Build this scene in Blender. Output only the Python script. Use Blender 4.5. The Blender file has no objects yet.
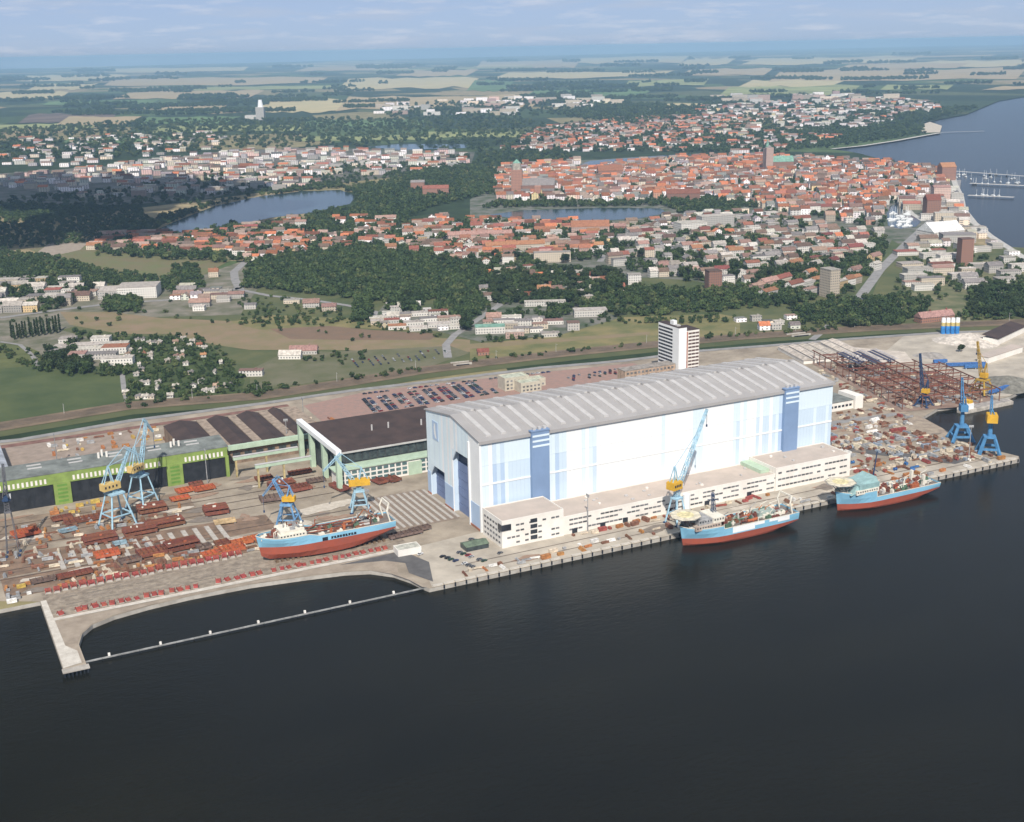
import bpy, math, random
import numpy as np
from mathutils import Vector, Matrix
from mathutils.geometry import tessellate_polygon

random.seed(7); rng = np.random.default_rng(11)
R = math.radians
sc = bpy.context.scene

# ------------------------------------------------------------------ camera
# world frame: x runs along the big hall and the quay, y runs inland, z up, metres
CAM = np.array([-336.228, -728.929, 316.593])
MW = np.array([[0.89345885, -0.44868681, -0.02028381],
               [0.1416355, 0.23860333, 0.96073297],
               [0.42622842, 0.86124828, -0.27673224]])     # camera right, up, forward
FPX = 1262.69
cam_d = bpy.data.cameras.new('camera'); cam = bpy.data.objects.new('camera', cam_d)
sc.collection.objects.link(cam)
m = Matrix.Identity(4)
for i in range(3):
    m[i][0] = MW[0][i]; m[i][1] = MW[1][i]; m[i][2] = -MW[2][i]; m[i][3] = CAM[i]
cam.matrix_world = m
cam_d.sensor_fit = 'HORIZONTAL'; cam_d.sensor_width = 36.0
cam_d.lens = FPX * 36.0 / 1024.0
cam_d.clip_start = 1.0; cam_d.clip_end = 200000.0
sc.camera = cam

# ------------------------------------------------------------------ sky, sun, exposure
SUN_EL = R(44.0)
SUN_XY = np.array([-0.44, -0.898]); SUN_XY /= np.linalg.norm(SUN_XY)
world = bpy.data.worlds.new('World'); sc.world = world; world.use_nodes = True
nt = world.node_tree; nt.nodes.clear()
sky = nt.nodes.new('ShaderNodeTexSky'); sky.sky_type = 'NISHITA'; sky.sun_disc = False
sky.sun_elevation = SUN_EL; sky.sun_rotation = math.atan2(SUN_XY[0], SUN_XY[1])
sky.altitude = 0; sky.air_density = 0.32; sky.dust_density = 0.5; sky.ozone_density = 5.0
# thin, far, broken cloud over the whole sky
tc = nt.nodes.new('ShaderNodeTexCoord'); mp = nt.nodes.new('ShaderNodeMapping')
mp.inputs['Scale'].default_value = (5.0, 5.0, 38.0)
nz = nt.nodes.new('ShaderNodeTexNoise'); nz.inputs['Scale'].default_value = 2.3; nz.inputs['Detail'].default_value = 7.0
nz.inputs['Roughness'].default_value = 0.58
cr = nt.nodes.new('ShaderNodeValToRGB'); cr.color_ramp.elements[0].position = 0.50; cr.color_ramp.elements[1].position = 0.74
mu = nt.nodes.new('ShaderNodeMath'); mu.operation = 'MULTIPLY_ADD'; mu.inputs[1].default_value = 0.30; mu.inputs[2].default_value = 0.58   # a thin veil everywhere, thicker in puffs
mx = nt.nodes.new('ShaderNodeMix'); mx.data_type = 'RGBA'
mx.inputs['B'].default_value = (4.5, 5.2, 6.5, 1)
bg = nt.nodes.new('ShaderNodeBackground'); bg.inputs['Strength'].default_value = 0.085
ow = nt.nodes.new('ShaderNodeOutputWorld')
L = nt.links.new
L(tc.outputs['Generated'], mp.inputs['Vector']); L(mp.outputs['Vector'], nz.inputs['Vector'])
L(nz.outputs['Fac'], cr.inputs['Fac']); L(cr.outputs['Color'], mu.inputs[0]); L(mu.outputs[0], mx.inputs['Factor'])
n2 = nt.nodes.new('ShaderNodeTexNoise'); n2.inputs['Scale'].default_value = 4.1; n2.inputs['Detail'].default_value = 9.0; n2.inputs['Roughness'].default_value = .6
r2 = nt.nodes.new('ShaderNodeValToRGB'); r2.color_ramp.elements[0].position = .52; r2.color_ramp.elements[1].position = .74
k2 = nt.nodes.new('ShaderNodeMath'); k2.operation = 'MULTIPLY'; k2.inputs[1].default_value = .42
m2 = nt.nodes.new('ShaderNodeMix'); m2.data_type = 'RGBA'; m2.inputs['B'].default_value = (7.2, 7.2, 7.7, 1)
L(mp.outputs['Vector'], n2.inputs['Vector']); L(n2.outputs['Fac'], r2.inputs['Fac']); L(r2.outputs['Color'], k2.inputs[0]); L(k2.outputs[0], m2.inputs['Factor'])
L(sky.outputs['Color'], mx.inputs['A']); L(mx.outputs['Result'], m2.inputs['A']); L(m2.outputs['Result'], bg.inputs['Color']); L(bg.outputs['Background'], ow.inputs['Surface'])
sun_d = bpy.data.lights.new('sun', 'SUN'); sun_d.energy = 4.2; sun_d.angle = R(0.53); sun_d.color = (1.0, 0.94, 0.86)
sun = bpy.data.objects.new('sun', sun_d); sc.collection.objects.link(sun)
sdir = Vector((SUN_XY[0] * math.cos(SUN_EL), SUN_XY[1] * math.cos(SUN_EL), math.sin(SUN_EL)))
sun.rotation_euler = sdir.to_track_quat('Z', 'Y').to_euler(); sun.location = (0, -200, 900)
vs = sc.view_settings; vs.view_transform = 'Standard'; vs.look = 'None'; vs.gamma = 1.0; vs.use_curve_mapping = False
vs.exposure = 0.35
sc.cycles.volume_bounces = 1; sc.cycles.max_bounces = 5; sc.cycles.diffuse_bounces = 3
sc.cycles.use_denoising = True

# ------------------------------------------------------------------ helpers
COL = sc.collection
def G(u, v, z=0.0):
    """ground point seen in the direction of photograph position (u, v)"""
    d = MW.T @ np.array([(u - 512) / FPX, (411 - v) / FPX, 1.0])
    t = (z - CAM[2]) / d[2]
    p = CAM + t * d
    return float(p[0]), float(p[1])
def PR(x, y, z=0.0):
    q = MW @ (np.array([x, y, z]) - CAM)
    return 512 + FPX * q[0] / q[2], 411 - FPX * q[1] / q[2], q[2]
def dist(x, y): return math.hypot(x - CAM[0], y - CAM[1])
def in_view(x, y, z=0, mg=12):
    u, v, q = PR(x, y, z)
    return q > 0 and -mg < u < 1024 + mg and v < 822 + mg
def inside(poly, x, y):
    r = False; n = len(poly); j = n - 1
    for i in range(n):
        xi, yi = poly[i]; xj, yj = poly[j]
        if (yi > y) != (yj > y) and x < (xj - xi) * (y - yi) / (yj - yi) + xi: r = not r
        j = i
    return r

MATS = {}
def mat(name, col, rough=0.85, var=0.18, scale=0.25, col2=None, spec=0.25, metal=0.0, rnd=0.0, detail=5.0, bump=0.0):
    if name in MATS: return MATS[name]
    M = bpy.data.materials.new(name); M.use_nodes = True
    n = M.node_tree.nodes; l = M.node_tree.links.new
    b = n['Principled BSDF']; b.inputs['Roughness'].default_value = rough
    b.inputs['Specular IOR Level'].default_value = spec; b.inputs['Metallic'].default_value = metal
    t = n.new('ShaderNodeTexCoord'); z = n.new('ShaderNodeTexNoise')
    z.inputs['Scale'].default_value = scale; z.inputs['Detail'].default_value = detail; z.inputs['Roughness'].default_value = 0.62
    l(t.outputs['Object'], z.inputs['Vector'])
    c2 = col2 if col2 else tuple(c * (1 - 2 * var) for c in col)
    c1 = col if col2 else tuple(min(1, c * (1 + var)) for c in col)
    rp = n.new('ShaderNodeValToRGB'); rp.color_ramp.elements[0].position = 0.36; rp.color_ramp.elements[1].position = 0.64
    rp.color_ramp.elements[0].color = (*c2, 1); rp.color_ramp.elements[1].color = (*c1, 1)
    l(z.outputs['Fac'], rp.inputs['Fac'])
    out = rp.outputs['Color']
    if rnd:
        oi = n.new('ShaderNodeObjectInfo'); hs = n.new('ShaderNodeHueSaturation')
        mr = n.new('ShaderNodeMapRange'); mr.inputs['To Min'].default_value = 1 - rnd; mr.inputs['To Max'].default_value = 1 + rnd
        l(oi.outputs['Random'], mr.inputs['Value']); l(mr.outputs['Result'], hs.inputs['Value'])
        mh = n.new('ShaderNodeMapRange'); mh.inputs['To Min'].default_value = 0.5 - rnd * 0.06; mh.inputs['To Max'].default_value = 0.5 + rnd * 0.06
        ml = n.new('ShaderNodeMath'); ml.operation = 'FRACT'; m7 = n.new('ShaderNodeMath'); m7.operation = 'MULTIPLY'; m7.inputs[1].default_value = 7.31
        l(oi.outputs['Random'], m7.inputs[0]); l(m7.outputs[0], ml.inputs[0]); l(ml.outputs[0], mh.inputs['Value']); l(mh.outputs['Result'], hs.inputs['Hue'])
        l(out, hs.inputs['Color']); out = hs.outputs['Color']
    l(out, b.inputs['Base Color'])
    if bump:
        bp = n.new('ShaderNodeBump'); bp.inputs['Distance'].default_value = bump; bp.inputs['Strength'].default_value = 0.6
        l(z.outputs['Fac'], bp.inputs['Height']); l(bp.outputs['Normal'], b.inputs['Normal'])
    MATS[name] = M
    return M

class MB:
    def __init__(s): s.v = []; s.f = []; s.m = []
    def add(s, vs, fs, mi=0):
        o = len(s.v); s.v += [tuple(map(float, p)) for p in vs]
        s.f += [tuple(o + i for i in f) for f in fs]; s.m += [mi] * len(fs)
        return s
    def box(s, x0, x1, y0, y1, z0, z1, mi=0):
        v = [(x0, y0, z0), (x1, y0, z0), (x1, y1, z0), (x0, y1, z0), (x0, y0, z1), (x1, y0, z1), (x1, y1, z1), (x0, y1, z1)]
        return s.add(v, [(0, 3, 2, 1), (4, 5, 6, 7), (0, 1, 5, 4), (1, 2, 6, 5), (2, 3, 7, 6), (3, 0, 4, 7)], mi)
    def cbox(s, cx, cy, cz, w, l, h, mi=0): return s.box(cx - w / 2, cx + w / 2, cy - l / 2, cy + l / 2, cz, cz + h, mi)
    def bar(s, p, q, w, w2=None, mi=0):
        p = Vector(p); q = Vector(q); d = (q - p).normalized()
        a = d.cross(Vector((0, 0, 1)))
        if a.length < 1e-3: a = Vector((1, 0, 0))
        a.normalize(); b = a.cross(d); w2 = w2 or w
        v = []
        for e, ww in ((p, w), (q, w2)):
            for sx, sy in ((-1, -1), (1, -1), (1, 1), (-1, 1)): v.append(e + a * sx * ww / 2 + b * sy * ww / 2)
        return s.add(v, [(0, 1, 2, 3), (7, 6, 5, 4), (0, 4, 5, 1), (1, 5, 6, 2), (2, 6, 7, 3), (3, 7, 4, 0)], mi)
    def cyl(s, x, y, z0, z1, r, n=10, r2=None, mi=0):
        r2 = r if r2 is None else r2; v = []
        for z, rr in ((z0, r), (z1, r2)):
            for i in range(n): a = 2 * math.pi * i / n; v.append((x + rr * math.cos(a), y + rr * math.sin(a), z))
        f = [(i, (i + 1) % n, n + (i + 1) % n, n + i) for i in range(n)] + [tuple(range(n - 1, -1, -1)), tuple(range(n, 2 * n))]
        return s.add(v, f, mi)
    def tube(s, p, q, r, n=8, mi=0):
        p = Vector(p); q = Vector(q); d = (q - p).normalized(); a = d.cross(Vector((0, 0, 1)))
        if a.length < 1e-3: a = Vector((1, 0, 0))
        a.normalize(); b = a.cross(d); v = []
        for e in (p, q):
            for i in range(n): t = 2 * math.pi * i / n; v.append(e + a * r * math.cos(t) + b * r * math.sin(t))
        f = [(i, (i + 1) % n, n + (i + 1) % n, n + i) for i in range(n)] + [tuple(range(n - 1, -1, -1)), tuple(range(n, 2 * n))]
        return s.add(v, f, mi)
    def prism(s, poly, z0, z1, mi=0):
        n = len(poly); v = [(x, y, z0) for x, y in poly] + [(x, y, z1) for x, y in poly]
        tri = tessellate_polygon([[Vector((x, y, 0)) for x, y in poly]])
        f = [(i, (i + 1) % n, n + (i + 1) % n, n + i) for i in range(n)]
        for t in tri: f.append((t[0], t[1], t[2])); f.append((n + t[2], n + t[1], n + t[0]))
        return s.add(v, f, mi)
    def lattice(s, p, q, w0, w1, th, n):
        """four-chord lattice boom"""
        p = Vector(p); q = Vector(q); d = (q - p).normalized(); a = d.cross(Vector((0, 0, 1)))
        if a.length < 1e-3: a = Vector((1, 0, 0))
        a.normalize(); b = a.cross(d)
        C = [(-1, -1), (1, -1), (1, 1), (-1, 1)]
        def pt(t, k): w = w0 + (w1 - w0) * t; return p + (q - p) * t + a * C[k][0] * w / 2 + b * C[k][1] * w / 2
        for k in range(4): s.bar(pt(0, k), pt(1, k), th)
        for i in range(n):
            for k in range(4):
                s.bar(pt(i / n, k), pt((i + 1) / n, (k + 1) % 4), th * 0.6)
                s.bar(pt((i + 1) / n, k), pt((i + 1) / n, (k + 1) % 4), th * 0.6)
        return s
    def mesh(s, name, mats):
        me = bpy.data.meshes.new(name); me.from_pydata(s.v, [], s.f)
        for mm in (mats if isinstance(mats, (list, tuple)) else [mats]): me.materials.append(mm)
        if any(s.m): me.polygons.foreach_set('material_index', s.m)
        me.update(); return me
    def build(s, name, mats, parent=None, loc=(0, 0, 0)):
        return link(name, s.mesh(name, mats), parent, loc)
def link(name, me, parent=None, loc=(0, 0, 0), rz=0.0, scale=None):
    o = bpy.data.objects.new(name, me); COL.objects.link(o); o.parent = parent
    o.location = loc; o.rotation_euler = (0, 0, rz)
    if scale: o.scale = scale
    return o
def tag(o, label, cat, group=None, kind=None):
    if label: o['label'] = label
    if cat: o['category'] = cat
    if group: o['group'] = group
    if kind: o['kind'] = kind
    return o
def thing(name, label, cat, loc=(0, 0, 0), rz=0.0, group=None, scale=None):
    o = link(name, None, None, loc, rz, scale); o.empty_display_size = 2
    return tag(o, label, cat, group)
def copy_tree(root, loc, rz=0.0, label=None, group=None, scale=None):
    r = root.copy(); COL.objects.link(r); r.location = loc; r.rotation_euler = (0, 0, rz)
    if scale: r.scale = scale
    if label: r['label'] = label
    if group: r['group'] = group
    for ch in root.children:
        c = ch.copy(); COL.objects.link(c); c.parent = r
        for g in ch.children:
            d = g.copy(); COL.objects.link(d); d.parent = c
    return r
def big_mesh(name, V, F, mats, mi=None):
    """one mesh from numpy arrays (triangles or quads of one size)"""
    me = bpy.data.meshes.new(name); k = F.shape[1]
    me.vertices.add(len(V)); me.vertices.foreach_set('co', V.astype(np.float32).ravel())
    me.loops.add(F.size); me.loops.foreach_set('vertex_index', F.astype(np.int32).ravel())
    me.polygons.add(len(F)); me.polygons.foreach_set('loop_start', np.arange(0, F.size, k, dtype=np.int32))
    me.polygons.foreach_set('loop_total', np.full(len(F), k, dtype=np.int32))
    for mm in mats: me.materials.append(mm)
    if mi is not None: me.polygons.foreach_set('material_index', mi.astype(np.int32))
    me.update(calc_edges=True); me.validate(); return me
def sheet(name, poly, z, material, label=None):
    tri = tessellate_polygon([[Vector((x, y, 0)) for x, y in poly]])
    v = [(x, y, z) for x, y in poly]; f = []
    for t in tri:
        a, b, c = (poly[i] for i in t)
        f.append(t if (b[0] - a[0]) * (c[1] - a[1]) - (b[1] - a[1]) * (c[0] - a[0]) > 0 else (t[0], t[2], t[1]))
    me = bpy.data.meshes.new(name); me.from_pydata(v, [], f); me.materials.append(material); me.update()
    o = link(name, me); o['kind'] = 'structure'
    if label: o['label'] = label
    return o
def px(*pts): return [G(u, v) for u, v in pts]
def strip(pts, w):
    """polygon band of width w round a line of ground points"""
    l, r = [], []
    for i, p in enumerate(pts):
        a = pts[max(i - 1, 0)]; b = pts[min(i + 1, len(pts) - 1)]
        dx, dy = b[0] - a[0], b[1] - a[1]; n = math.hypot(dx, dy) or 1
        l.append((p[0] - dy / n * w / 2, p[1] + dx / n * w / 2)); r.append((p[0] + dy / n * w / 2, p[1] - dx / n * w / 2))
    return l + r[::-1]

# ------------------------------------------------------------------ water
def water_mat(name, col, scale, strength, rough=0.12):
    M = bpy.data.materials.new(name); M.use_nodes = True; n = M.node_tree.nodes; l = M.node_tree.links.new
    b = n['Principled BSDF']; b.inputs['Roughness'].default_value = rough; b.inputs['IOR'].default_value = 1.333
    b.inputs['Specular IOR Level'].default_value = 0.16 if name == 'sea_water' else 0.35
    t = n.new('ShaderNodeTexCoord'); mp = n.new('ShaderNodeMapping'); mp.inputs['Scale'].default_value = (1, 2.2, 1); mp.inputs['Rotation'].default_value = (0, 0, 0.5)
    z = n.new('ShaderNodeTexNoise'); z.inputs['Scale'].default_value = scale; z.inputs['Detail'].default_value = 6; z.inputs['Roughness'].default_value = 0.6
    l(t.outputs['Object'], mp.inputs['Vector']); l(mp.outputs['Vector'], z.inputs['Vector'])
    bp = n.new('ShaderNodeBump'); bp.inputs['Strength'].default_value = strength; bp.inputs['Distance'].default_value = 0.5
    l(z.outputs['Fac'], bp.inputs['Height']); l(bp.outputs['Normal'], b.inputs['Normal'])
    z2 = n.new('ShaderNodeTexNoise'); z2.inputs['Scale'].default_value = 0.006; z2.inputs['Detail'].default_value = 4
    l(mp.outputs['Vector'], z2.inputs['Vector'])
    rp = n.new('ShaderNodeValToRGB'); rp.color_ramp.elements[0].position = .35; rp.color_ramp.elements[1].position = .7
    rp.color_ramp.elements[0].color = (*[c * 0.8 for c in col], 1); rp.color_ramp.elements[1].color = (*[c * 1.2 for c in col], 1)
    l(z2.outputs['Fac'], rp.inputs['Fac']); l(rp.outputs['Color'], b.inputs['Base Color'])
    return M
M_sea = water_mat('sea_water', (0.0095, 0.0090, 0.0055), 0.16, 0.32, 0.2)
M_lake = water_mat('lake_water', (0.03, 0.05, 0.06), 0.1, 0.25)
FAR = 42000.0
W = sheet('water', [(-FAR, -9000), (FAR, -9000), (FAR, FAR), (-FAR, FAR)], -2.5, M_sea)

# ------------------------------------------------------------------ land
def land_mat():
    M = bpy.data.materials.new('land_cover'); M.use_nodes = True; n = M.node_tree.nodes; l = M.node_tree.links.new
    b = n['Principled BSDF']; b.inputs['Roughness'].default_value = 0.95; b.inputs['Specular IOR Level'].default_value = 0.1
    t = n.new('ShaderNodeTexCoord')
    vo = n.new('ShaderNodeTexVoronoi'); vo.inputs['Scale'].default_value = 0.0017; vo.inputs['Randomness'].default_value = 0.9
    mp = n.new('ShaderNodeMapping'); mp.inputs['Scale'].default_value = (1.0, 0.75, 1.0); mp.inputs['Rotation'].default_value = (0, 0, 0.35)
    l(t.outputs['Object'], mp.inputs['Vector']); l(mp.outputs['Vector'], vo.inputs['Vector'])
    sp = n.new('ShaderNodeSeparateColor'); l(vo.outputs['Color'], sp.inputs['Color'])
    rp = n.new('ShaderNodeValToRGB'); rp.color_ramp.interpolation = 'CONSTANT'; e = rp.color_ramp.elements
    e[0].position = 0.0; e[0].color = (0.035, 0.055, 0.025, 1); e[1].position = 0.48; e[1].color = (0.10, 0.115, 0.05, 1)
    for p, c in ((0.55, (0.05, 0.075, 0.035)), (0.62, (0.25, 0.215, 0.11)), (0.74, (0.09, 0.13, 0.05)), (0.86, (0.31, 0.25, 0.14)), (0.95, (0.06, 0.09, 0.035))):
        x = e.new(p); x.color = (*c, 1)
    l(sp.outputs['Red'], rp.inputs['Fac'])
    z = n.new('ShaderNodeTexNoise'); z.inputs['Scale'].default_value = 0.02; z.inputs['Detail'].default_value = 8; z.inputs['Roughness'].default_value = .65
    l(t.outputs['Object'], z.inputs['Vector'])
    r2 = n.new('ShaderNodeValToRGB'); r2.color_ramp.elements[0].position = .33; r2.color_ramp.elements[1].position = .68
    r2.color_ramp.elements[0].color = (0.55, 0.55, 0.55, 1); r2.color_ramp.elements[1].color = (1.25, 1.25, 1.25, 1)
    l(z.outputs['Fac'], r2.inputs['Fac'])
    mx = n.new('ShaderNodeMix'); mx.data_type = 'RGBA'; mx.blend_type = 'MULTIPLY'; mx.inputs['Factor'].default_value = 1
    l(rp.outputs['Color'], mx.inputs['A']); l(r2.outputs['Color'], mx.inputs['B']); l(mx.outputs['Result'], b.inputs['Base Color'])
    return M
M_land = land_mat()
coast = [(-FAR, 400), (-2500, 60), (-900, 31), (-282, 30), (-282, -69), (-270, -69), (-270, -58), (-270, -42), (-266, -28), (-259, -19), (-246, -13),
         (-225, -9), (-200, -7), (-163, -8), (-130, -13), (-105, -18), (-90, -24), (-79, -36), (-73, -50), (-70, -62), (-68, -68),
         (431, -68), (437, -62), (431, -36), (428, -12), (424, 18), (432, 42), (449, 55)]
coast += px((938, 408.5), (972, 404.5), (1009, 397), (1026, 389), (1075, 375), (1110, 330), (1075, 285), (1026, 259), (1006, 245), (986, 233),
            (972, 221), (963, 209), (962, 197), (955, 184), (951, 171), (938, 166), (912, 163), (886, 160.5), (858, 153), (832, 149),
            (862, 146), (895, 141), (925, 135.5), (940, 133.2), (941, 129), (926, 126), (924, 122.5), (941, 119), (966, 114.5), (983, 107.5), (999, 101), (1026, 96.5), (1090, 90))
coast += [(FAR, G(1090, 90)[1] * 1.2), (FAR, FAR), (-FAR, FAR)]
land = sheet('ground', coast, 0.0, M_land)
# quay and shore wall along the near coast line
M_conc = mat('quay_concrete', (0.46, 0.43, 0.38), var=0.16, scale=0.15, col2=(0.33, 0.30, 0.26))
mb = MB()
for a, b in zip(coast[1:34], coast[2:35]):
    mb.add([(a[0], a[1], -4), (b[0], b[1], -4), (b[0], b[1], -0.01), (a[0], a[1], -0.01)], [(0, 1, 2, 3)])
tag(mb.build('quay_wall', M_conc), None, None, kind='structure')

# ------------------------------------------------------------------ ground patches
M_yard = mat('yard_concrete', (0.39, 0.33, 0.255), var=.1, scale=0.035, col2=(0.225, 0.185, 0.14), detail=13)
M_soil = mat('rusty_soil', (0.26, 0.175, 0.12), scale=0.1, col2=(0.15, 0.105, 0.075), detail=11)
M_sand = mat('pale_sand', (0.36, 0.30, 0.235), scale=0.12, col2=(0.27, 0.22, 0.17), detail=10)
M_pale = mat('pale_concrete', (0.49, 0.435, 0.355), scale=0.05, col2=(0.34, 0.30, 0.245), detail=13)
M_asph = mat('asphalt', (0.13, 0.125, 0.12), scale=0.15, col2=(0.09, 0.085, 0.085))
M_road = mat('pale_road', (0.30, 0.29, 0.28), scale=0.1, col2=(0.22, 0.21, 0.2))
M_brick = mat('brick_paving', (0.34, 0.21, 0.17), scale=0.2, col2=(0.27, 0.19, 0.16))
M_mead = mat('meadow_green', (0.088, 0.108, 0.04), scale=0.02, col2=(0.055, 0.078, 0.028), detail=12)
M_dryg = mat('dry_grass', (0.23, 0.19, 0.085), scale=0.025, col2=(0.12, 0.13, 0.05), detail=10)
M_brown = mat('bare_brown_earth', (0.25, 0.18, 0.115), scale=0.03, col2=(0.19, 0.165, 0.08), detail=10)
M_ball = mat('railway_ballast', (0.22, 0.16, 0.105), scale=0.04, col2=(0.13, 0.10, 0.065), detail=11)
M_town = mat('town_ground', (0.20, 0.185, 0.165), scale=0.035, col2=(0.05, 0.075, 0.03), detail=8)
M_wood = mat('wood_floor', (0.03, 0.045, 0.02), scale=0.05)
yard = coast[2:3] + [(-282, 30)] + coast[3:28] + px((938, 408.4), (972, 404.3), (1009, 396.8), (1026, 388.8), (1070, 376)) + [(1050, 175), (800, 258), (640, 315), (520, 345), (440, 358), (340, 372), (150, 395), (-42, 403), (-255, 398), (-900, 392)]
sheet('shipyard_pavement', yard[1:], 0.06, M_yard)
sheet('slipway_soil', [(-300, 78), (-180, 74), (-150, 60), (-150, 44), (-300, 44)], 0.12, M_soil)
sheet('crane_track_soil', [(-330, 120), (-175, 112), (-120, 108), (-120, 78), (-330, 80)], 0.12, M_soil)
sheet('stock_yard_soil', [(-330, 192), (-160, 186), (-160, 125), (-330, 130)], 0.12, mat('yard_dirt', (0.28, 0.215, 0.155), scale=.08, col2=(0.18, 0.135, 0.1), detail=9))
sheet('slipway_deck', [(-280, 43), (-52, 40), (-52, -3), (-280, 0)], 0.18, mat('shiplift_deck', (0.34, 0.285, 0.22), scale=.2, col2=(0.19, 0.155, 0.12), detail=9))
sheet('cove_beach', [(-281, -4), (-58, -4), (-60, -14), (-72, -24), (-76, -38), (-70, -60), (-67, -66), (-71, -64), (-74, -50), (-80, -36), (-91, -23), (-105, -17), (-130, -12), (-163, -7), (-200, -6), (-225, -8), (-246, -12), (-259, -18), (-267, -28), (-271, -42), (-271, -66), (-281, -66)], 0.16, M_sand)
M_kerb = mat('white_kerb', (0.60, 0.56, 0.49), scale=.2, col2=(0.46, 0.42, 0.36))
sheet('slipway_kerb', [(-281, 1), (-56, 1), (-56, -3.5), (-281, -3)], .26, M_kerb)
sheet('pier_kerb', [(-281.8, 30), (-278.5, 30), (-277, -40), (-272, -50), (-272, -66), (-281.8, -68)], .27, M_kerb)
sheet('asphalt_apron', [(-104, -6), (-60, -4), (-52, -30), (-62, -60), (-70, -40), (-66, -24), (-76, -14)], 0.24, M_asph)
sheet('quay_apron', [(-50, -2), (-4, 2), (310, -34), (436, -62), (430, -67.6), (-66, -67.6)], 0.20, M_pale)
sheet('storage_apron', [(310, 10), (436, 4), (449, 52), (452, 96), (320, 112)], 0.18, mat('gritty_apron', (0.39, 0.32, 0.24), scale=.15, col2=(0.24, 0.19, 0.15), detail=10))
sheet('storage_road', [(318, 30), (330, 34), (395, -50), (380, -52)], 0.26, M_asph)
sheet('storage_crossroad', [(322, 92), (440, 78), (440, 70), (322, 82)], 0.26, M_road)
sheet('gravel_terminal', px((885, 352), (905, 335), (1030, 330), (1030, 386), (1010, 396), (950, 398), (945, 385), (915, 362)), 0.14, M_pale)
sheet('pale_slab_yard', px((790, 352), (850, 347), (905, 352), (915, 364), (830, 362), (800, 357)), 0.2, mat('white_slab', (0.6, 0.53, 0.45), scale=.1, col2=(0.45, 0.39, 0.33)))
sheet('car_park_paving', [(-10, 312), (60, 300), (240, 300), (340, 310), (340, 352), (205, 372), (60, 388), (-8, 372)], 0.14, M_brick)
sheet('steel_yard_paving', [(-330, 300), (-160, 300), (-160, 372), (-330, 376)], 0.14, mat('brown_paving', (0.34, 0.27, 0.22), scale=.12, col2=(0.25, 0.2, 0.16), detail=9))
sheet('rusty_siding', [(-300, 384), (-20, 384), (-20, 376), (-300, 374)], 0.2, mat('rust_siding', (0.22, 0.12, 0.095), scale=.1))
sheet('rough_grassland', px((-40, 440), (0, 430), (260, 398), (560, 356), (860, 330), (1060, 322), (1060, 250), (900, 240), (840, 262), (700, 280), (560, 272), (400, 246), (250, 262), (180, 284), (-40, 262)), 0.05, mat('rough_grass', (0.125, 0.125, 0.052), scale=.018, col2=(0.065, 0.085, 0.032), detail=12))
M_stain = [mat('oil_stain', (0.17, 0.145, 0.12), scale=.3, col2=(0.24, 0.2, 0.165), detail=10), mat('rust_stain', (0.27, 0.17, 0.115), scale=.3, col2=(0.33, 0.24, 0.18), detail=10), mat('lime_stain', (0.56, 0.50, 0.42), scale=.3, col2=(0.44, 0.39, 0.32), detail=10)]
def blot(x, y, rx, ry, m, z):
    n = 18; ph = random.uniform(0, 6); sheet('ground_stain', [(x + rx * math.cos(2 * math.pi * i / n) * (1 + .28 * math.sin(3 * 2 * math.pi * i / n + ph) + random.uniform(-.16, .16)), y + ry * math.sin(2 * math.pi * i / n) * (1 + .28 * math.sin(2 * 2 * math.pi * i / n + ph) + random.uniform(-.16, .16))) for i in range(n)], z, m)
for i in range(90):
    q = random.random()
    x, y = (random.uniform(-290, -60), random.uniform(46, 195)) if q < .6 else (random.uniform(-50, 300), random.uniform(-64, -38)) if q < .75 else (random.uniform(310, 430), random.uniform(0, 100))
    blot(x, y, random.uniform(2, 13), random.uniform(1.5, 6), random.choice(M_stain), .275 + .0009 * i)
blot(-112, 62, 26, 7, M_stain[2], .37); blot(-150, 70, 20, 5, M_stain[2], .372); blot(-80, 100, 24, 9, M_stain[2], .374)
M_crail = mat('crane_rail', (0.14, 0.10, 0.08), rough=.5)
for y0 in (76, 90.5, 131, 147, 161, 177): sheet('crane_rail', [(-330, y0), (-62, y0 - 4), (-62, y0 - 3.2), (-330, y0 + .8)], .38, M_crail)
for y0 in (-45, -56): sheet('crane_rail', [(-40, y0), (428, y0), (428, y0 + .7), (-40, y0 + .7)], .38, M_crail)
# road and railway, one behind the other, running past the yard
road_pts = px((-60, 448), (20, 440), (130, 421), (260, 404), (350, 391), (444, 380), (540, 368), (624, 361), (700, 351), (780, 345), (850, 339), (940, 333), (1060, 329))
sheet('road', strip(road_pts, 9), 0.34, M_road)
rail_pts = px((-60, 435), (0, 427), (128, 406), (260, 396), (340, 384), (419, 371), (500, 361), (560, 354), (651, 345), (740, 337), (860, 329), (950, 325), (1080, 320))
sheet('green_verge', strip([(p[0], p[1] - 20) for p in rail_pts], 26), 0.22, mat('verge_grass', (0.105, 0.11, 0.045), scale=.015, col2=(0.065, 0.08, 0.03), detail=12))
sheet('railway_bed', strip(rail_pts, 30), 0.5, M_ball)
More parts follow.
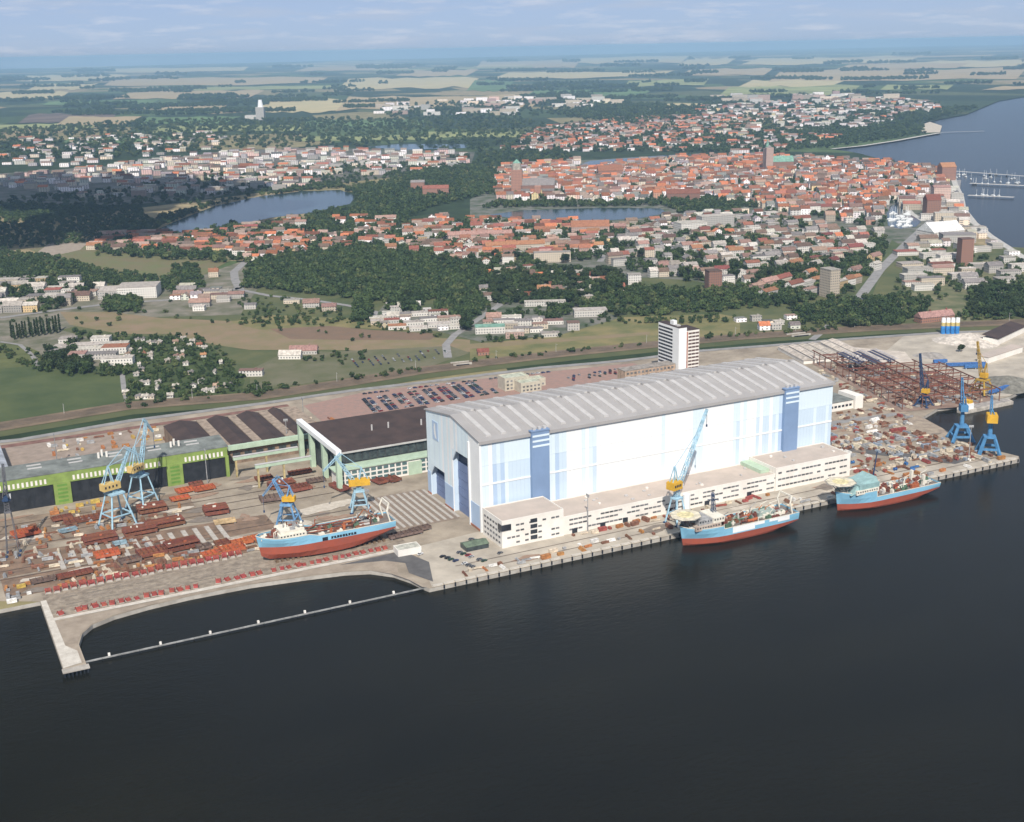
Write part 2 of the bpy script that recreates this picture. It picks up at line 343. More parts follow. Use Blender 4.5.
# meadows, waste ground and brownfields beyond the railway
sheet('meadow', px((-30, 430), (0, 425), (128, 404), (122, 372), (96, 366), (30, 366), (-30, 372)), 0.12, M_mead)
sheet('rough_meadow', px((-30, 372), (30, 366), (40, 352), (20, 344), (-30, 342)), 0.14, mat('olive_grass', (0.13, 0.14, 0.05), scale=.03, col2=(0.085, 0.1, 0.035)))
sheet('garden_ground', px((125, 405), (240, 396), (245, 380), (215, 350), (185, 336), (125, 336)), 0.12, mat('garden_green', (0.07, 0.095, 0.03), scale=.08, col2=(0.04, 0.06, 0.02)))
sheet('waste_ground', px((60, 312), (110, 312), (160, 318), (250, 322), (330, 328), (440, 338), (470, 340), (470, 352), (400, 352), (330, 350), (250, 350), (215, 345), (170, 334), (120, 334), (70, 325)), 0.16, M_brown)
sheet('waste_earth', px((270, 329), (330, 326), (370, 330), (440, 334), (430, 340), (340, 340), (290, 339)), 0.2, mat('dark_earth', (0.2, 0.13, 0.085), scale=.05, col2=(0.17, 0.12, 0.08)))
sheet('dry_meadow', px((230, 322), (270, 315), (380, 320), (440, 332), (330, 327), (260, 330)), 0.18, M_dryg)
sheet('dry_pasture', px((470, 345), (560, 335), (600, 318), (720, 314), (740, 318), (740, 336), (640, 345), (560, 353), (470, 361)), 0.18, M_dryg)
sheet('brown_track', px((470, 344), (560, 338), (650, 332), (650, 335), (560, 342), (470, 349)), 0.24, M_brown)
sheet('settlement_meadow', px((30, 250), (60, 240), (95, 245), (225, 252), (235, 258), (190, 282), (130, 285), (80, 268)), 0.2, mat('settlement_grass', (0.14, 0.15, 0.06), scale=.02, col2=(0.17, 0.14, 0.075)))
sheet('sandy_field', px((38, 252), (50, 243), (88, 243), (80, 250), (50, 257)), 0.3, M_sand)
sheet('small_park', px((280, 232), (300, 222), (326, 222), (325, 234), (290, 236)), 0.3, M_mead)
sheet('east_meadow', px((850, 300), (880, 262), (892, 240), (900, 245), (880, 275), (870, 302)), 0.3, M_mead)
sheet('east_waste', px((895, 300), (930, 268), (1030, 255), (1030, 300), (960, 325), (900, 318)), 0.2, mat('scrub_ground', (0.2, 0.18, 0.1), scale=.03, col2=(0.08, 0.1, 0.04), detail=9))
sheet('workshop_ground', px((250, 370), (290, 350), (330, 352), (450, 346), (470, 353), (420, 370), (330, 380), (250, 392)), 0.18, mat('grey_waste', (0.165, 0.15, 0.095), scale=.02, col2=(0.095, 0.105, 0.045), detail=9))
# town ground (streets, courts and gardens between the houses)
sheet('old_town_ground', px((470, 200), (500, 165), (640, 157), (760, 155), (886, 162), (950, 172), (960, 205), (985, 235), (940, 240), (880, 245), (860, 270), (790, 268), (740, 290), (690, 280), (560, 275), (490, 278), (420, 262), (380, 250), (390, 228), (470, 222)), 0.12, M_town)
sheet('west_town_ground', px((-20, 175), (120, 165), (230, 150), (330, 148), (475, 152), (470, 168), (350, 182), (250, 190), (200, 200), (120, 205), (-20, 215)), 0.14, mat('west_town_mix', (0.17, 0.15, 0.13), scale=.02, col2=(0.045, 0.06, 0.03), detail=8))
sheet('quarter_ground', px((90, 252), (100, 234), (240, 226), (400, 222), (400, 250), (300, 262), (240, 258)), 0.14, M_town)
sheet('industry_ground', px((-20, 345), (-20, 270), (100, 285), (160, 290), (240, 262), (260, 285), (240, 315), (110, 318), (60, 330), (120, 345), (120, 368), (40, 362)), 0.13, mat('industry_mix', (0.24, 0.21, 0.17), scale=.03, col2=(0.09, 0.1, 0.05), detail=8))
sheet('works_ground', px((370, 322), (385, 304), (460, 322), (480, 300), (580, 302), (620, 318), (560, 335), (480, 342), (440, 332)), 0.26, M_town)
# lakes
lakeL = px((150, 233), (172, 223), (215, 206), (260, 196.5), (300, 191.5), (340, 190), (356, 196), (350, 204), (310, 213), (270, 218), (220, 229), (180, 236))
lakeM = px((489, 215), (520, 210.5), (600, 208), (660, 208.5), (668, 213), (640, 218.5), (600, 221), (520, 219.5))
lakeF = px((572, 168), (590, 161), (690, 153.5), (694, 157), (640, 163), (600, 168))
lakeG = px((365, 147), (400, 144), (465, 144.5), (470, 148), (400, 150))
lakeH = px((886, 208), (896, 204), (905, 206), (910, 213), (922, 221), (916, 227), (900, 229), (888, 226))
for p in (lakeL, lakeM, lakeF, lakeG): sheet('lake', p, 0.4, M_lake)
sheet('harbour_basin', lakeH, 0.5, M_lake)
LAKES = [lakeL, lakeM, lakeF, lakeG, lakeH]
# roads through the town edge
for pts, w in ((((448, 358), (446, 345), (455, 335), (470, 325), (500, 305), (503, 290), (505, 275)), 9), (((240, 290), (235, 280), (234, 272), (245, 262)), 12),
               (((240, 290), (270, 296), (310, 300), (350, 306), (375, 312), (372, 320)), 9), (((858, 300), (880, 270), (905, 245), (930, 222), (955, 200), (958, 180)), 14),
               (((855, 302), (840, 312), (825, 330), (812, 340)), 8), (((0, 318), (60, 310), (110, 304), (200, 298), (240, 288)), 11), (((600, 262), (612, 240), (620, 225)), 10),
               (((0, 342), (20, 345), (32, 355), (38, 366)), 5), (((122, 372), (124, 390), (128, 404)), 5)):
    sheet('road', strip(px(*pts), w), 0.42, M_road)
# farmland patches far inland
FLD = [(-20, 90, 124, 130, 4), (150, 300, 126, 132, 4), (300, 420, 120, 126, 3), (420, 520, 132, 138, 4), (60, 170, 138, 143, 3), (300, 440, 136, 141, 4), (640, 700, 104, 109, 1), (106, 319, 78, 85, 0), (120, 256, 91, 99, 0), (160, 220, 105.5, 110, 0), (260, 345, 100, 112, 1), (140, 232, 117, 124, 3), (20, 110, 114, 123, 2), (60, 133, 117, 125, 0),
       (20, 120, 75, 81, 1), (340, 470, 78, 88, 1), (340, 536, 96, 109, 0), (466, 506, 80, 91, 3), (500, 665, 72, 78, 1), (572, 680, 57, 63, 1), (473, 572, 61, 68, 0),
       (526, 645, 90, 97, 3), (680, 764, 69, 75.5, 0), (680, 730, 58, 65, 1), (720, 851, 86, 97, 4), (744, 838, 80, 86.5, 1), (771, 1019, 70, 80, 0), (750, 915, 57, 64, 1),
       (878, 945, 85, 90, 4), (989, 1040, 86.5, 90, 0), (900, 1040, 61, 67, 1), (30, 90, 84, 90, 1), (400, 470, 70, 76, 0), (100, 240, 68, 72, 1), (300, 410, 66, 70.5, 0),
       (620, 700, 80, 86, 4), (840, 960, 64, 69, 0), (180, 330, 86.5, 90, 4), (-20, 60, 92, 99, 1), (40, 150, 101, 105, 3), (560, 620, 100, 104, 4)]
M_f = [mat('stubble_field', (0.42, 0.32, 0.18), scale=.004, col2=(0.34, 0.27, 0.15)), mat('ripe_corn_field', (0.50, 0.41, 0.22), scale=.004, col2=(0.42, 0.36, 0.19)),
       mat('ploughed_field', (0.15, 0.11, 0.085), scale=.004), mat('green_field', (0.12, 0.19, 0.07), scale=.004), mat('pale_green_field', (0.28, 0.30, 0.12), scale=.004)]
for i, (u0, u1, v0, v1, c) in enumerate(FLD):
    k = random.uniform(-4, 9); w_ = u1 - u0; th = v1 - v0
    lo = [(u0 - k + w_ * q / 9, v1 - .021 * w_ * (q / 9 - .5) * .6 + random.uniform(-.14, .14) * th) for q in range(10)]
    hi = [(u0 + 9 + w_ * q / 9, v0 - .021 * w_ * (q / 9 - .5) * .6 + random.uniform(-.14, .14) * th) for q in range(10)]
    sheet('field', px(*lo, *hi[::-1]), 1.2 + 0.05 * i, M_f[c])
def vh(u): return 58.2 - 21.5 * u / 1024        # the horizon line
v = 10.5
while v < 20:
    u = -20.0
    while u < 1040:
        w = random.uniform(40, 170)
        if random.random() < 0.36:
            t = random.uniform(0.4, 1.1) * v / 12
            sheet('field', px((u, vh(u) + v + t), (u + w, vh(u + w) + v + t), (u + w + 6, vh(u + w) + v), (u + 8, vh(u) + v)), 3.2 + random.random(), M_f[random.choice((0, 1, 1, 4, 3))])
        u += w + random.uniform(8, 50)
    v += 1.3 + (v - 8) * .08

# ================================================================== the big shipbuilding hall
HL, HW, HE, HR = 300.0, 92.7, 64.0, 71.0
M_white = mat('white_cladding', (0.80, 0.81, 0.80), var=.03, scale=.05, rough=.5)
M_pb = [mat('cladding_blue_a', (0.66, 0.76, 0.81), var=.03, scale=.05, rough=.5), mat('cladding_blue_b', (0.55, 0.66, 0.76), var=.03, scale=.05, rough=.5),
        mat('cladding_blue_c', (0.42, 0.54, 0.70), var=.03, scale=.05, rough=.5), mat('cladding_cyan', (0.70, 0.80, 0.83), var=.03, scale=.05, rough=.5)]
M_shaft = mat('shaft_blue', (0.20, 0.29, 0.45), var=.05, scale=.05, rough=.5)
M_door = mat('door_blue', (0.16, 0.21, 0.36), var=.08, scale=.1, rough=.5)
M_doord = mat('door_dark', (0.05, 0.065, 0.12), var=.08, scale=.1, rough=.5)
M_hroof = mat('hall_roof_grey', (0.37, 0.355, 0.345), var=.06, scale=.03, col2=(0.32, 0.305, 0.295))
M_hskl = mat('skylight_grey', (0.50, 0.485, 0.47), var=.06, scale=.2, col2=(0.43, 0.415, 0.40))
M_dark = mat('dark_glass', (0.03, 0.035, 0.045), rough=.2, spec=.5)
M_brickr = mat('plinth_brick', (0.36, 0.16, 0.10), scale=.3)
hall = thing('shipbuilding_hall', 'huge white and pale blue shipbuilding hall with ribbed grey roof beside the quay', 'hall')
def ztop(y): return HE + (HR - HE) * (1 - abs(y - HW / 2) / (HW / 2))
# front wall: three tiers of cladding panels, whiter towards the middle
TIERS = ((0.0, 33.5), (33.6, 47.0), (47.1, 63.7))
pw = 3.0; np_ = int(HL / pw); pan = {}
stripe = []
for i in range(np_):
    x = (i + .5) * pw; e = max(0.0, (108 - x) / 108.0, (x - 195) / 105.0); r = random.random()
    if e < 0.08: stripe.append(0 if r > .08 else 1)
    elif e < 0.38: stripe.append(0 if r > .25 + e else random.choice((1, 1, 2)))
    else: stripe.append(0 if r > .84 else random.choice((1, 2, 2, 2, 3)))
for ti, (z0, z1) in enumerate(TIERS):
    for i in range(np_):
        k = max(0, min(3, stripe[i] - (1 if ti == 2 and stripe[i] > 1 else 0))); key = (ti, k)
        if key not in pan: pan[key] = MB().box(-pw / 2 + .03, pw / 2 - .03, 0, .5, z0, z1).mesh('cladding_panel', (M_white, *M_pb)[k])
        link('cladding_panel', pan[key], hall, ((i + .5) * pw, 0, 0))
MB().box(0.2, HL - .2, 0.6, 1.2, 0, 63.5).build('frame_wall', M_white, hall)
MB().box(0, HL, -.35, -.02, 33.2, 34.4).build('wall_ledge', M_white, hall)
# near gable in strips round two door openings
DOORS = ((20.0, 46.0, 47.0), (62.0, 86.0, 24.5))
ns = 30
for i in range(ns):
    y0 = HW * i / ns; y1 = HW * (i + 1) / ns; yc = (y0 + y1) / 2; zb = 0.0
    for a, b, h in DOORS:
        if a - .8 < yc < b + .8: zb = h
    col = M_white if yc < 18 else random.choice((M_pb[0], M_pb[3], M_white, M_pb[3]))
    if 46 < yc < 62: col = random.choice((M_white, M_pb[0], M_pb[3]))
    mb = MB(); e = .03
    mb.add([(0, y0 + e, zb), (0, y1 - e, zb), (0, y1 - e, ztop(y1) - .4), (0, y0 + e, ztop(y0) - .4), (.6, y0 + e, zb), (.6, y1 - e, zb), (.6, y1 - e, ztop(y1) - .4), (.6, y0 + e, ztop(y0) - .4)],
           [(0, 3, 2, 1), (4, 5, 6, 7), (0, 1, 5, 4), (0, 4, 7, 3), (1, 2, 6, 5), (3, 7, 6, 2)])
    mb.build('gable_panel', col, hall)
for y0, y1 in ((1.0, 19.0), (46.8, 61.2), (86.8, HW)):
    MB().box(-.25, .05, y0, y1, 1.6, 18).build('base_band', M_pb[2], hall)
    MB().box(-.7, .05, y0, y1, 0, 1.6).build('plinth', M_brickr, hall)
MB().box(-.9, .62, -.6, 1.0, 0, HE - .3).build('corner_column', M_white, hall)
MB().box(-.9, .0, 17.0, 18.6, 0, 60).build('door_guide', M_white, hall)
for di, (a, b, h) in enumerate(DOORS):
    d = MB().box(5.5, 6.0, a - 1.5, b + 1.5, 0, h + 1).build('door', M_doord, hall)
    n = 6 if di == 0 else 4; hh = h * (.80 if di == 0 else .72)
    for k in range(n):
        MB().box(4.2 + .15 * (k % 2), 5.4, a - 1, b + 1, hh * k / n + .1, hh * (k + 1) / n - .25).build('door_section', M_door, d)
    MB().box(.65, 5.4, a - 1.6, a - 1.2, 0, h).build('door_jamb', M_pb[1], d)
    MB().box(.65, 5.4, b + 1.2, b + 1.6, 0, h).build('door_jamb', M_pb[1], d)
    MB().box(.65, 5.4, a - 1.6, b + 1.6, h + 1.1, h + 1.6).build('door_head', M_pb[1], d)
    MB().add([(-.05, b - 6, h + .1), (-.05, b + .9, h + .1), (-.05, b + .9, h - 9), (.7, b - 6, h + .1), (.7, b + .9, h + .1), (.7, b + .9, h - 9)], [(0, 1, 2), (3, 5, 4), (0, 2, 5, 3), (1, 4, 5, 2)]).build('haunch', M_pb[0], d)
em = MB().box(-.3, -.05, 70.5, 80.5, 45.5, 59.5).build('emblem', M_pb[2], hall)
MB().add([(-.4, y, z) for y, z in ((76.8, 58), (74.6, 57.6), (74.3, 53), (73.6, 49.5), (72.6, 47.2), (75.2, 46.8), (77.2, 50), (77.6, 54.5))], [tuple(range(8))]).build('emblem_figure', M_white, em)
MB().box(HL - .6, HL, 1, HW, 0, HE).add([(HL - .6, .5, HE), (HL - .6, HW / 2, HR - .5), (HL - .6, HW, HE), (HL, .5, HE), (HL, HW / 2, HR - .5), (HL, HW, HE)], [(0, 2, 1), (3, 4, 5), (0, 1, 4, 3), (1, 2, 5, 4)]).build('far_gable', M_pb[0], hall)
MB().box(0, HL, HW - .5, HW, 0, HE).build('rear_wall', M_pb[1], hall)
# roof
rf = MB(); t = 0.9
sec = [(-1.2, HE - .2), (HW / 2, HR), (HW + 1.2, HE - .2)]
v = []
for x in (-.9, HL + .9):
    for y, z in sec: v.append((x, y, z))
    for y, z in sec[::-1]: v.append((x, y, z + t))
rf.add(v, [(0, 1, 4, 5), (1, 2, 3, 4), (11, 10, 7, 6), (10, 9, 8, 7), (5, 4, 10, 11), (4, 3, 9, 10), (0, 6, 7, 1), (1, 7, 8, 2), (0, 5, 11, 6), (2, 8, 9, 3)])
roof = rf.build('roof', M_hroof, hall)
def rz(y): return HE - .2 + (HR - HE + .2) * (1 - abs(y - HW / 2) / (HW / 2 + 1.2)) + t
def roof_strip(x, y0, y1, w=4.6, h=1.5):
    ys = sorted({y0, y1} | ({HW / 2} if y0 < HW / 2 < y1 else set())); mb = MB()
    for a, b in zip(ys, ys[1:]):
        c = [(x - w / 2, a, rz(a)), (x + w / 2, a, rz(a)), (x + w / 2, b, rz(b)), (x - w / 2, b, rz(b))]
        k = [(p[0] * .86 + x * .14, p[1], p[2] + h) for p in c]
        mb.add([(p[0], p[1], p[2] - .2) for p in c] + k, [(4, 5, 6, 7), (0, 1, 5, 4), (1, 2, 6, 5), (2, 3, 7, 6), (3, 0, 4, 7)])
    return mb
for k in range(26):
    x = 9 + 11.5 * k
    if k % 2 == 0: roof_strip(x, 5, HW - 3, 4.0, 1.2).build('skylight_strip', M_hskl, roof)
    else:
        roof_strip(x, 5, HW / 2 - 1.6, 4.0, 1.2).build('skylight_strip', M_hskl, roof); roof_strip(x - 2.6, HW / 2 + 2, HW - 5, 4.0, 1.2).build('skylight_strip', M_hskl, roof)
        MB().box(x - 2.2, x + 2.2, HW / 2 - 1.5, HW / 2 + 1.6, HR - .4, HR + 2.2).build('ridge_hood', M_hroof, roof)
MB().box(-1, HL + 1, -1.6, -1.22, HE - 1.2, HE + .9).build('eave_trim', M_hroof, hall)
for x0, x1 in ((37.5, 51), (252, 265)):
    s = MB().box(x0, x1, -3.0, -.01, 0, 66).build('stair_shaft', M_shaft, hall)
    for z in (55, 58.6, 62.2): MB().box(x0 + .6, x1 + .05, -3.2, -3.02, z, z + 1.4).build('louvre', M_pb[0], s)
    MB().box(x0 - .4, x1 + .4, -3.4, 1, 66.02, 66.8).build('shaft_cap', M_shaft, s)
    for q in range(3): MB().box(x0 + 2 + 4 * q, x0 + 4 + 4 * q, -1.5, .5, 66.8, 68.6).build('roof_fan', M_hskl, s)

# ================================================================== long quayside office wing
M_cream = mat('cream_render', (0.78, 0.75, 0.69), var=.05, scale=.1, col2=(0.70, 0.66, 0.60))
M_paler = mat('pale_flat_roof', (0.50, 0.42, 0.36), scale=.06, col2=(0.42, 0.36, 0.31))
M_win = mat('window_glass', (0.15, 0.15, 0.155), rough=.2, spec=.5, rnd=.5)
M_green = mat('pale_green_paint', (0.42, 0.53, 0.40), var=.06, scale=.2)
def flat_block(root, x0, x1, y0, y1, h, wm=M_cream, rm=M_paler, par=0.9):
    MB().box(x0, x1, y0, y1, 0, h).build('wall', wm, root)
    MB().box(x0 + .5, x1 - .5, y0 + .5, y1 - .5, h + .02, h + .25).build('roof', rm, root)
    for b in ((x0 - .05, x1 + .05, y0 - .05, y0 + .4), (x0 - .05, x1 + .05, y1 - .4, y1 + .05), (x0 - .05, x0 + .4, y0 + .42, y1 - .42), (x1 - .4, x1 + .05, y0 + .42, y1 - .42)):
        MB().box(*b, h + .01, h + par).build('parapet', wm, root)
WM = {}
def win(root, x, y, z, w, h, face='-y', m=None, name='window'):
    m = m or M_win; k = (round(w, 2), round(h, 2), face, m.name)
    if k not in WM:
        if face in ('-y', '+y'): WM[k] = MB().box(-w / 2, w / 2, -.12, .12, 0, h).mesh('window', m)
        else: WM[k] = MB().box(-.12, .12, -w / 2, w / 2, 0, h).mesh('window', m)
    return link(name, WM[k], root, (x, y, z))
wing = thing('quayside_office_wing', 'long low white office wing with rows of windows in front of the huge hall', 'office building', (0, 0, 0))
WY = -33.0
flat_block(wing, -1, 45, WY, -3.5, 18.5); flat_block(wing, 45.2, 222, WY + 1, -.6, 12.5); flat_block(wing, 222.2, 292, WY + .5, -.6, 17.0)
MB().box(214, 222, WY + 8, -1, 12.8, 15.5).build('stair_head', M_green, wing)
for zr, x0, x1, dens in ((2.2, 2, 44, .35), (6.2, 2, 44, .45), (10.2, 2, 44, .4), (14.2, 2, 44, .5)):
    x = x0 + 2
    while x < x1 - 2:
        if random.random() < dens: win(wing, x, WY - .02, zr, 2.6, 1.2)
        x += 3.3
for zr in (2.6, 6.4, 9.6):
    x = 48; run = 0
    while x < 220:
        if run <= 0: run = random.randint(2, 5); x += random.choice((3.5, 7))
        win(wing, x, WY + .98, zr, 3.0, 1.15); run -= 1; x += 3.5
for zr in (3, 8, 13):
    x = 226
    while x < 289:
        if random.random() < .86: win(wing, x, WY + .48, zr, 3.0, 1.25)
        x += 3.6
for zr in (2.6, 6.4, 10.2, 14.2):
    for k in range(6): win(wing, -1.02, WY + 4 + 4.3 * k, zr, 2.8, 1.5, '-x')
MB().box(-1.6, 5.5, WY - .6, WY + 5, 12.4, 16.4).build('corner_glazing', M_dark, wing)
for k in range(4): MB().box(20, 25, WY - .25, WY - .05, 2.5 + 3.9 * k, 5.2 + 3.9 * k).build('stair_window', M_dark, wing)
for x in (52, 74, 92, 128, 160, 197): MB().box(x, x + 4, WY + .7, WY + 1.1, 0.3, 3.6).build('entrance', M_dark, wing)
for k in range(26):
    x = random.uniform(50, 288); y = random.uniform(-26, -6); h = 12.8 if x < 213 else 17.3
    if 210 < x < 224: continue
    MB().box(x, x + random.uniform(1, 2.5), y, y + random.uniform(1, 2), h, h + random.uniform(.6, 1.6)).build('roof_vent', random.choice((M_cream, M_hskl)), wing)

# ================================================================== other shipyard buildings
M_lime = mat('lime_green_paint', (0.225, 0.31, 0.08), var=.08, scale=.2)
M_dgreen = mat('dark_lime_paint', (0.13, 0.26, 0.05), var=.08, scale=.2)
M_slate = mat('slate_roof', (0.19, 0.205, 0.19), scale=.1)
M_black = mat('black_door', (0.028, 0.03, 0.034), var=.2, scale=.2, rough=.5)
M_bitum = mat('dark_bitumen', (0.075, 0.050, 0.043), scale=.08, col2=(0.048, 0.034, 0.031), detail=9)
M_tan = mat('tan_roof_strip', (0.33, 0.26, 0.20), scale=.2)
M_gglass = mat('dirty_glazing', (0.07, 0.085, 0.085), rough=.3, scale=.3, col2=(0.03, 0.036, 0.04))
gh = thing('assembly_hall', 'lime green assembly hall with black sliding doors and grey roof', 'hall', (0, 205, 0))
MB().box(-420, -121, 1.6, 25.5, 0, 23.5).build('wall', M_dgreen, gh)
MB().add([(-421, -.8, 24.2), (-120, -.8, 24.2), (-120, 27, 26), (-421, 27, 26), (-421, -.8, 24.8), (-120, -.8, 24.8), (-120, 27, 26.6), (-421, 27, 26.6)],
         [(0, 3, 2, 1), (4, 5, 6, 7), (0, 1, 5, 4), (1, 2, 6, 5), (2, 3, 7, 6), (3, 0, 4, 7)]).build('roof', M_slate, gh)
MB().box(-420, -121, -.6, 1.5, 16.2, 24.1).build('fascia', M_lime, gh)
PIL = [(-250, -238), (-168, -156), (-123, -120.5), (-332, -320)]
for a, b in PIL:
    p = MB().box(a, b, -1.2, 1.4, 0, 17.1).build('pillar', M_lime, gh)
    if b - a > 5:
        for k in range(5): MB().box(a + 2.5, b - 2.5, -1.32, -1.22, 2 + 3 * k, 3.6 + 3 * k).build('louvre', M_dgreen, p)
for a, b in ((-420, -332), (-320, -250), (-238, -168), (-156, -123)):
    d = MB().box(a + .2, b - .2, .4, 1.5, 0, 16.1).build('door', M_black, gh)
    n = max(2, int((b - a) / 12))
    for k in range(n): MB().box(a + (b - a) * k / n + .4, a + (b - a) * (k + 1) / n - .4, .1 + .15 * (k % 2), .38, .2, 15.9).build('door_leaf', M_black, d)
    x = a + 2
    while x < b - 3:
        MB().box(x, x + 1.5, -.8, -.62, 17.4, 21.0).build('fascia_window', M_cream, gh); x += 3.1
for k in range(10):
    x = -410 + 29 * k
    for q in (0, 3.2): MB().box(x, x + 10, 14 + q * 2, 15.4 + q * 2, 25.4 + q * .16, 26.3 + q * .16).build('roof_light', M_hskl, gh)
for x in (-214, -160):
    for q in range(3): MB().cyl(x + 3 * q, 16 + 3 * (q % 2), 25, 30 + q % 2, .9, 8).build('vent_stack', M_cream, gh)

ws = thing('plate_workshop', 'dark roofed plate workshop with tan roof strips and pale green eave', 'workshop', (6, 233, 0))
MB().box(-152, -36, 0.5, 88, 0, 14).build('wall', mat('brown_wall', (0.24, 0.17, 0.12), scale=.2), ws)
xs = [-152, -124, -116, -97, -90, -70, -62, -50, -36]
for i, (a, b) in enumerate(zip(xs, xs[1:])):
    if i % 2 == 0:
        MB().add([(a, 0, 14), (b, 0, 14), ((a + b) / 2, 0, 17), (a, 90, 14), (b, 90, 14), ((a + b) / 2, 90, 17)], [(0, 1, 2), (3, 5, 4), (0, 2, 5, 3), (1, 4, 5, 2), (0, 3, 4, 1)]).build('roof_bay', M_bitum, ws)
    else: MB().box(a + .05, b - .05, 0, 90, 13.9, 14.8).build('roof_strip', M_tan, ws)
MB().box(-120, -35, -3, .3, 12.5, 16.2).build('eave_beam', M_green, ws)
for k in range(9): MB().box(-116 + 9.5 * k, -110 + 9.5 * k, .2, .48, 3, 9).build('window', M_gglass, ws)

fb = thing('fabrication_hall', 'black roofed fabrication hall with glazed wall and white window annex', 'hall', (0, 0, 0))
MB().box(-52, 48, 150, 212, 0, 22.5).build('wall', mat('dark_steel_wall', (0.07, 0.075, 0.075), scale=.2), fb)
MB().add([(-54, 148, 22.6), (50, 148, 22.6), (50, 180, 26.2), (-54, 180, 26.2), (-54, 148, 23.2), (50, 148, 23.2), (50, 180, 26.8), (-54, 180, 26.8)],
         [(0, 3, 2, 1), (4, 5, 6, 7), (0, 1, 5, 4), (1, 2, 6, 5), (2, 3, 7, 6), (3, 0, 4, 7)]).build('roof', M_bitum, fb)
MB().add([(-54, 180.1, 25.5), (50, 180.1, 25.5), (50, 214, 29.5), (-54, 214, 29.5), (-54, 180.1, 26.1), (50, 180.1, 26.1), (50, 214, 30.3), (-54, 214, 30.3)],
         [(0, 3, 2, 1), (4, 5, 6, 7), (0, 1, 5, 4), (1, 2, 6, 5), (2, 3, 7, 6), (3, 0, 4, 7)]).build('roof', M_bitum, fb)
for k in range(16): MB().box(-56 + 6.4 * k, -50.6 + 6.4 * k, 149.4, 149.9, 14.5, 21.8).build('glazing_panel', M_gglass, fb)
MB().box(-54, 50, 147.6, 148, 22, 23.4).build('gutter', M_hskl, fb)
MB().box(-56, 48, 137, 149, 0, 12.5).build('annex', M_cream, fb)
MB().box(-58, 50, 135.6, 149.3, 12.6, 13.4).build('annex_roof', M_green, fb)
for r in range(3):
    for k in range(20):
        if 11 <= k <= 12: continue
        MB().box(-54 + 5.1 * k, -50.2 + 5.1 * k, 136.75, 136.98, 1.8 + 3.6 * r, 4.0 + 3.6 * r).build('window', mat('teal_window', (0.10, 0.17, 0.17), rough=.2, spec=.5), fb)
MB().box(2, 13, 136.3, 136.9, 0, 10.5).build('annex_door', M_green, fb)
for x in (-10, 4, 30): MB().cyl(x, 170 + (x % 7) * 3, 24, 31, .7, 8).build('vent_pipe', M_hskl, fb)
# gantry frame standing at its open end
pf = thing('gantry_portal', 'tall pale green gantry portal with white top beam at the fabrication hall end', 'gantry', (-56, 0, -2.5))
MB().box(-2.2, 2.2, 129, 226, 30.5, 34).build('top_beam', M_white, pf)
for y in (131, 164, 195, 224): MB().box(-1.9, 1.9, y - 1.9, y + 1.9, 0, 30.4).build('column', M_green, pf)
for y in (131, 164, 195): MB().bar((0, y + 1.6, 22), (0, y + 8, 30), 1.2).build('brace', M_green, pf)
for y, x1, z in ((166, -44, 16), (200, -52, 14)):
    rw = thing('crane_runway', 'pale green crane runway on slender legs beside the gantry portal' if y == 166 else 'pale green crane runway behind another beside the plate workshop', 'runway', (-66, y, 0))
    MB().box(x1, -.2, -1.2, 1.2, z, z + 2.6).build('beam', M_green, rw)
    MB().box(x1, -.2, -1.5, 1.5, z + 2.62, z + 2.9).build('rail', M_hskl, rw)
    for x in (x1 + 2, x1 * .5): MB().box(x - .7, x + .7, -.7, .7, 0, z - .02).build('leg', mat('ochre_paint', (0.45, 0.36, 0.18)), rw)

gb = thing('grey_store', 'pale grey metal store with ribbed roof beside the rusty siding', 'store', (-318, 292, 0))
MB().box(-60, 44, -14, 70, 0, 12).build('wall', mat('grey_metal', (0.36, 0.38, 0.40), scale=.1), gb)
for k in range(4): MB().add([(-60 + 26 * k, -15, 12), (-34.2 + 26 * k, -15, 12), (-47 + 26 * k, -15, 16), (-60 + 26 * k, 71, 12), (-34.2 + 26 * k, 71, 12), (-47 + 26 * k, 71, 16)], [(0, 1, 2), (3, 5, 4), (0, 2, 5, 3), (1, 4, 5, 2)]).build('roof_bay', mat('grey_metal_roof', (0.40, 0.42, 0.46), scale=.1), gb)

# office tower with its low brick annexe
tw = thing('office_tower', 'white office tower block with banded windows behind the huge hall', 'tower', (335, 262, 0))
TH = 54.0
MB().box(0, 9, 0, 36, 0, TH).build('wall', M_white, tw)
MB().box(9.05, 25, 2, 24, 0, TH - 4).build('side_wall', M_cream, tw)
MB().box(9.1, 11.5, 1.6, 1.98, 0, TH - 5).build('brick_strip', mat('red_brick_strip', (0.38, 0.15, 0.10)), tw)
MB().box(-.1, 9.1, -.1, 36.1, TH + .02, TH + .5).build('roof', M_bitum, tw)
MB().box(9.2, 25.1, 1.9, 24.1, TH - 3.98, TH - 3.5).build('roof', M_bitum, tw)
MB().box(3, 7, 14, 20, TH + .5, TH + 4.5).build('lift_house', M_white, tw)
MB().box(2, 6, 6, 10, TH + .5, TH + 1.8).build('roof_unit', M_hskl, tw)
for k in range(15):
    z = 1.4 + 3.45 * k
    if z > TH - 3: break
    for q in range(6): MB().box(-.12, .05, 11 + 4.1 * q, 14.8 + 4.1 * q, z, z + 1.8).build('window', M_dark, tw)
    if z < TH - 7:
        for q in range(3): MB().box(12.4 + 4.2 * q, 16.2 + 4.2 * q, 1.86, 1.99, z, z + 1.7).build('window', mat('brownish_window', (0.12, 0.075, 0.065), rough=.3), tw)
an = thing('brick_annexe', 'low tan brick office annexe joined to the white tower block', 'office building', (277, 266, 0))
MB().box(0, 57, 0, 14, 0, 18).build('wall', mat('tan_brick', (0.42, 0.31, 0.23), scale=.3), an)
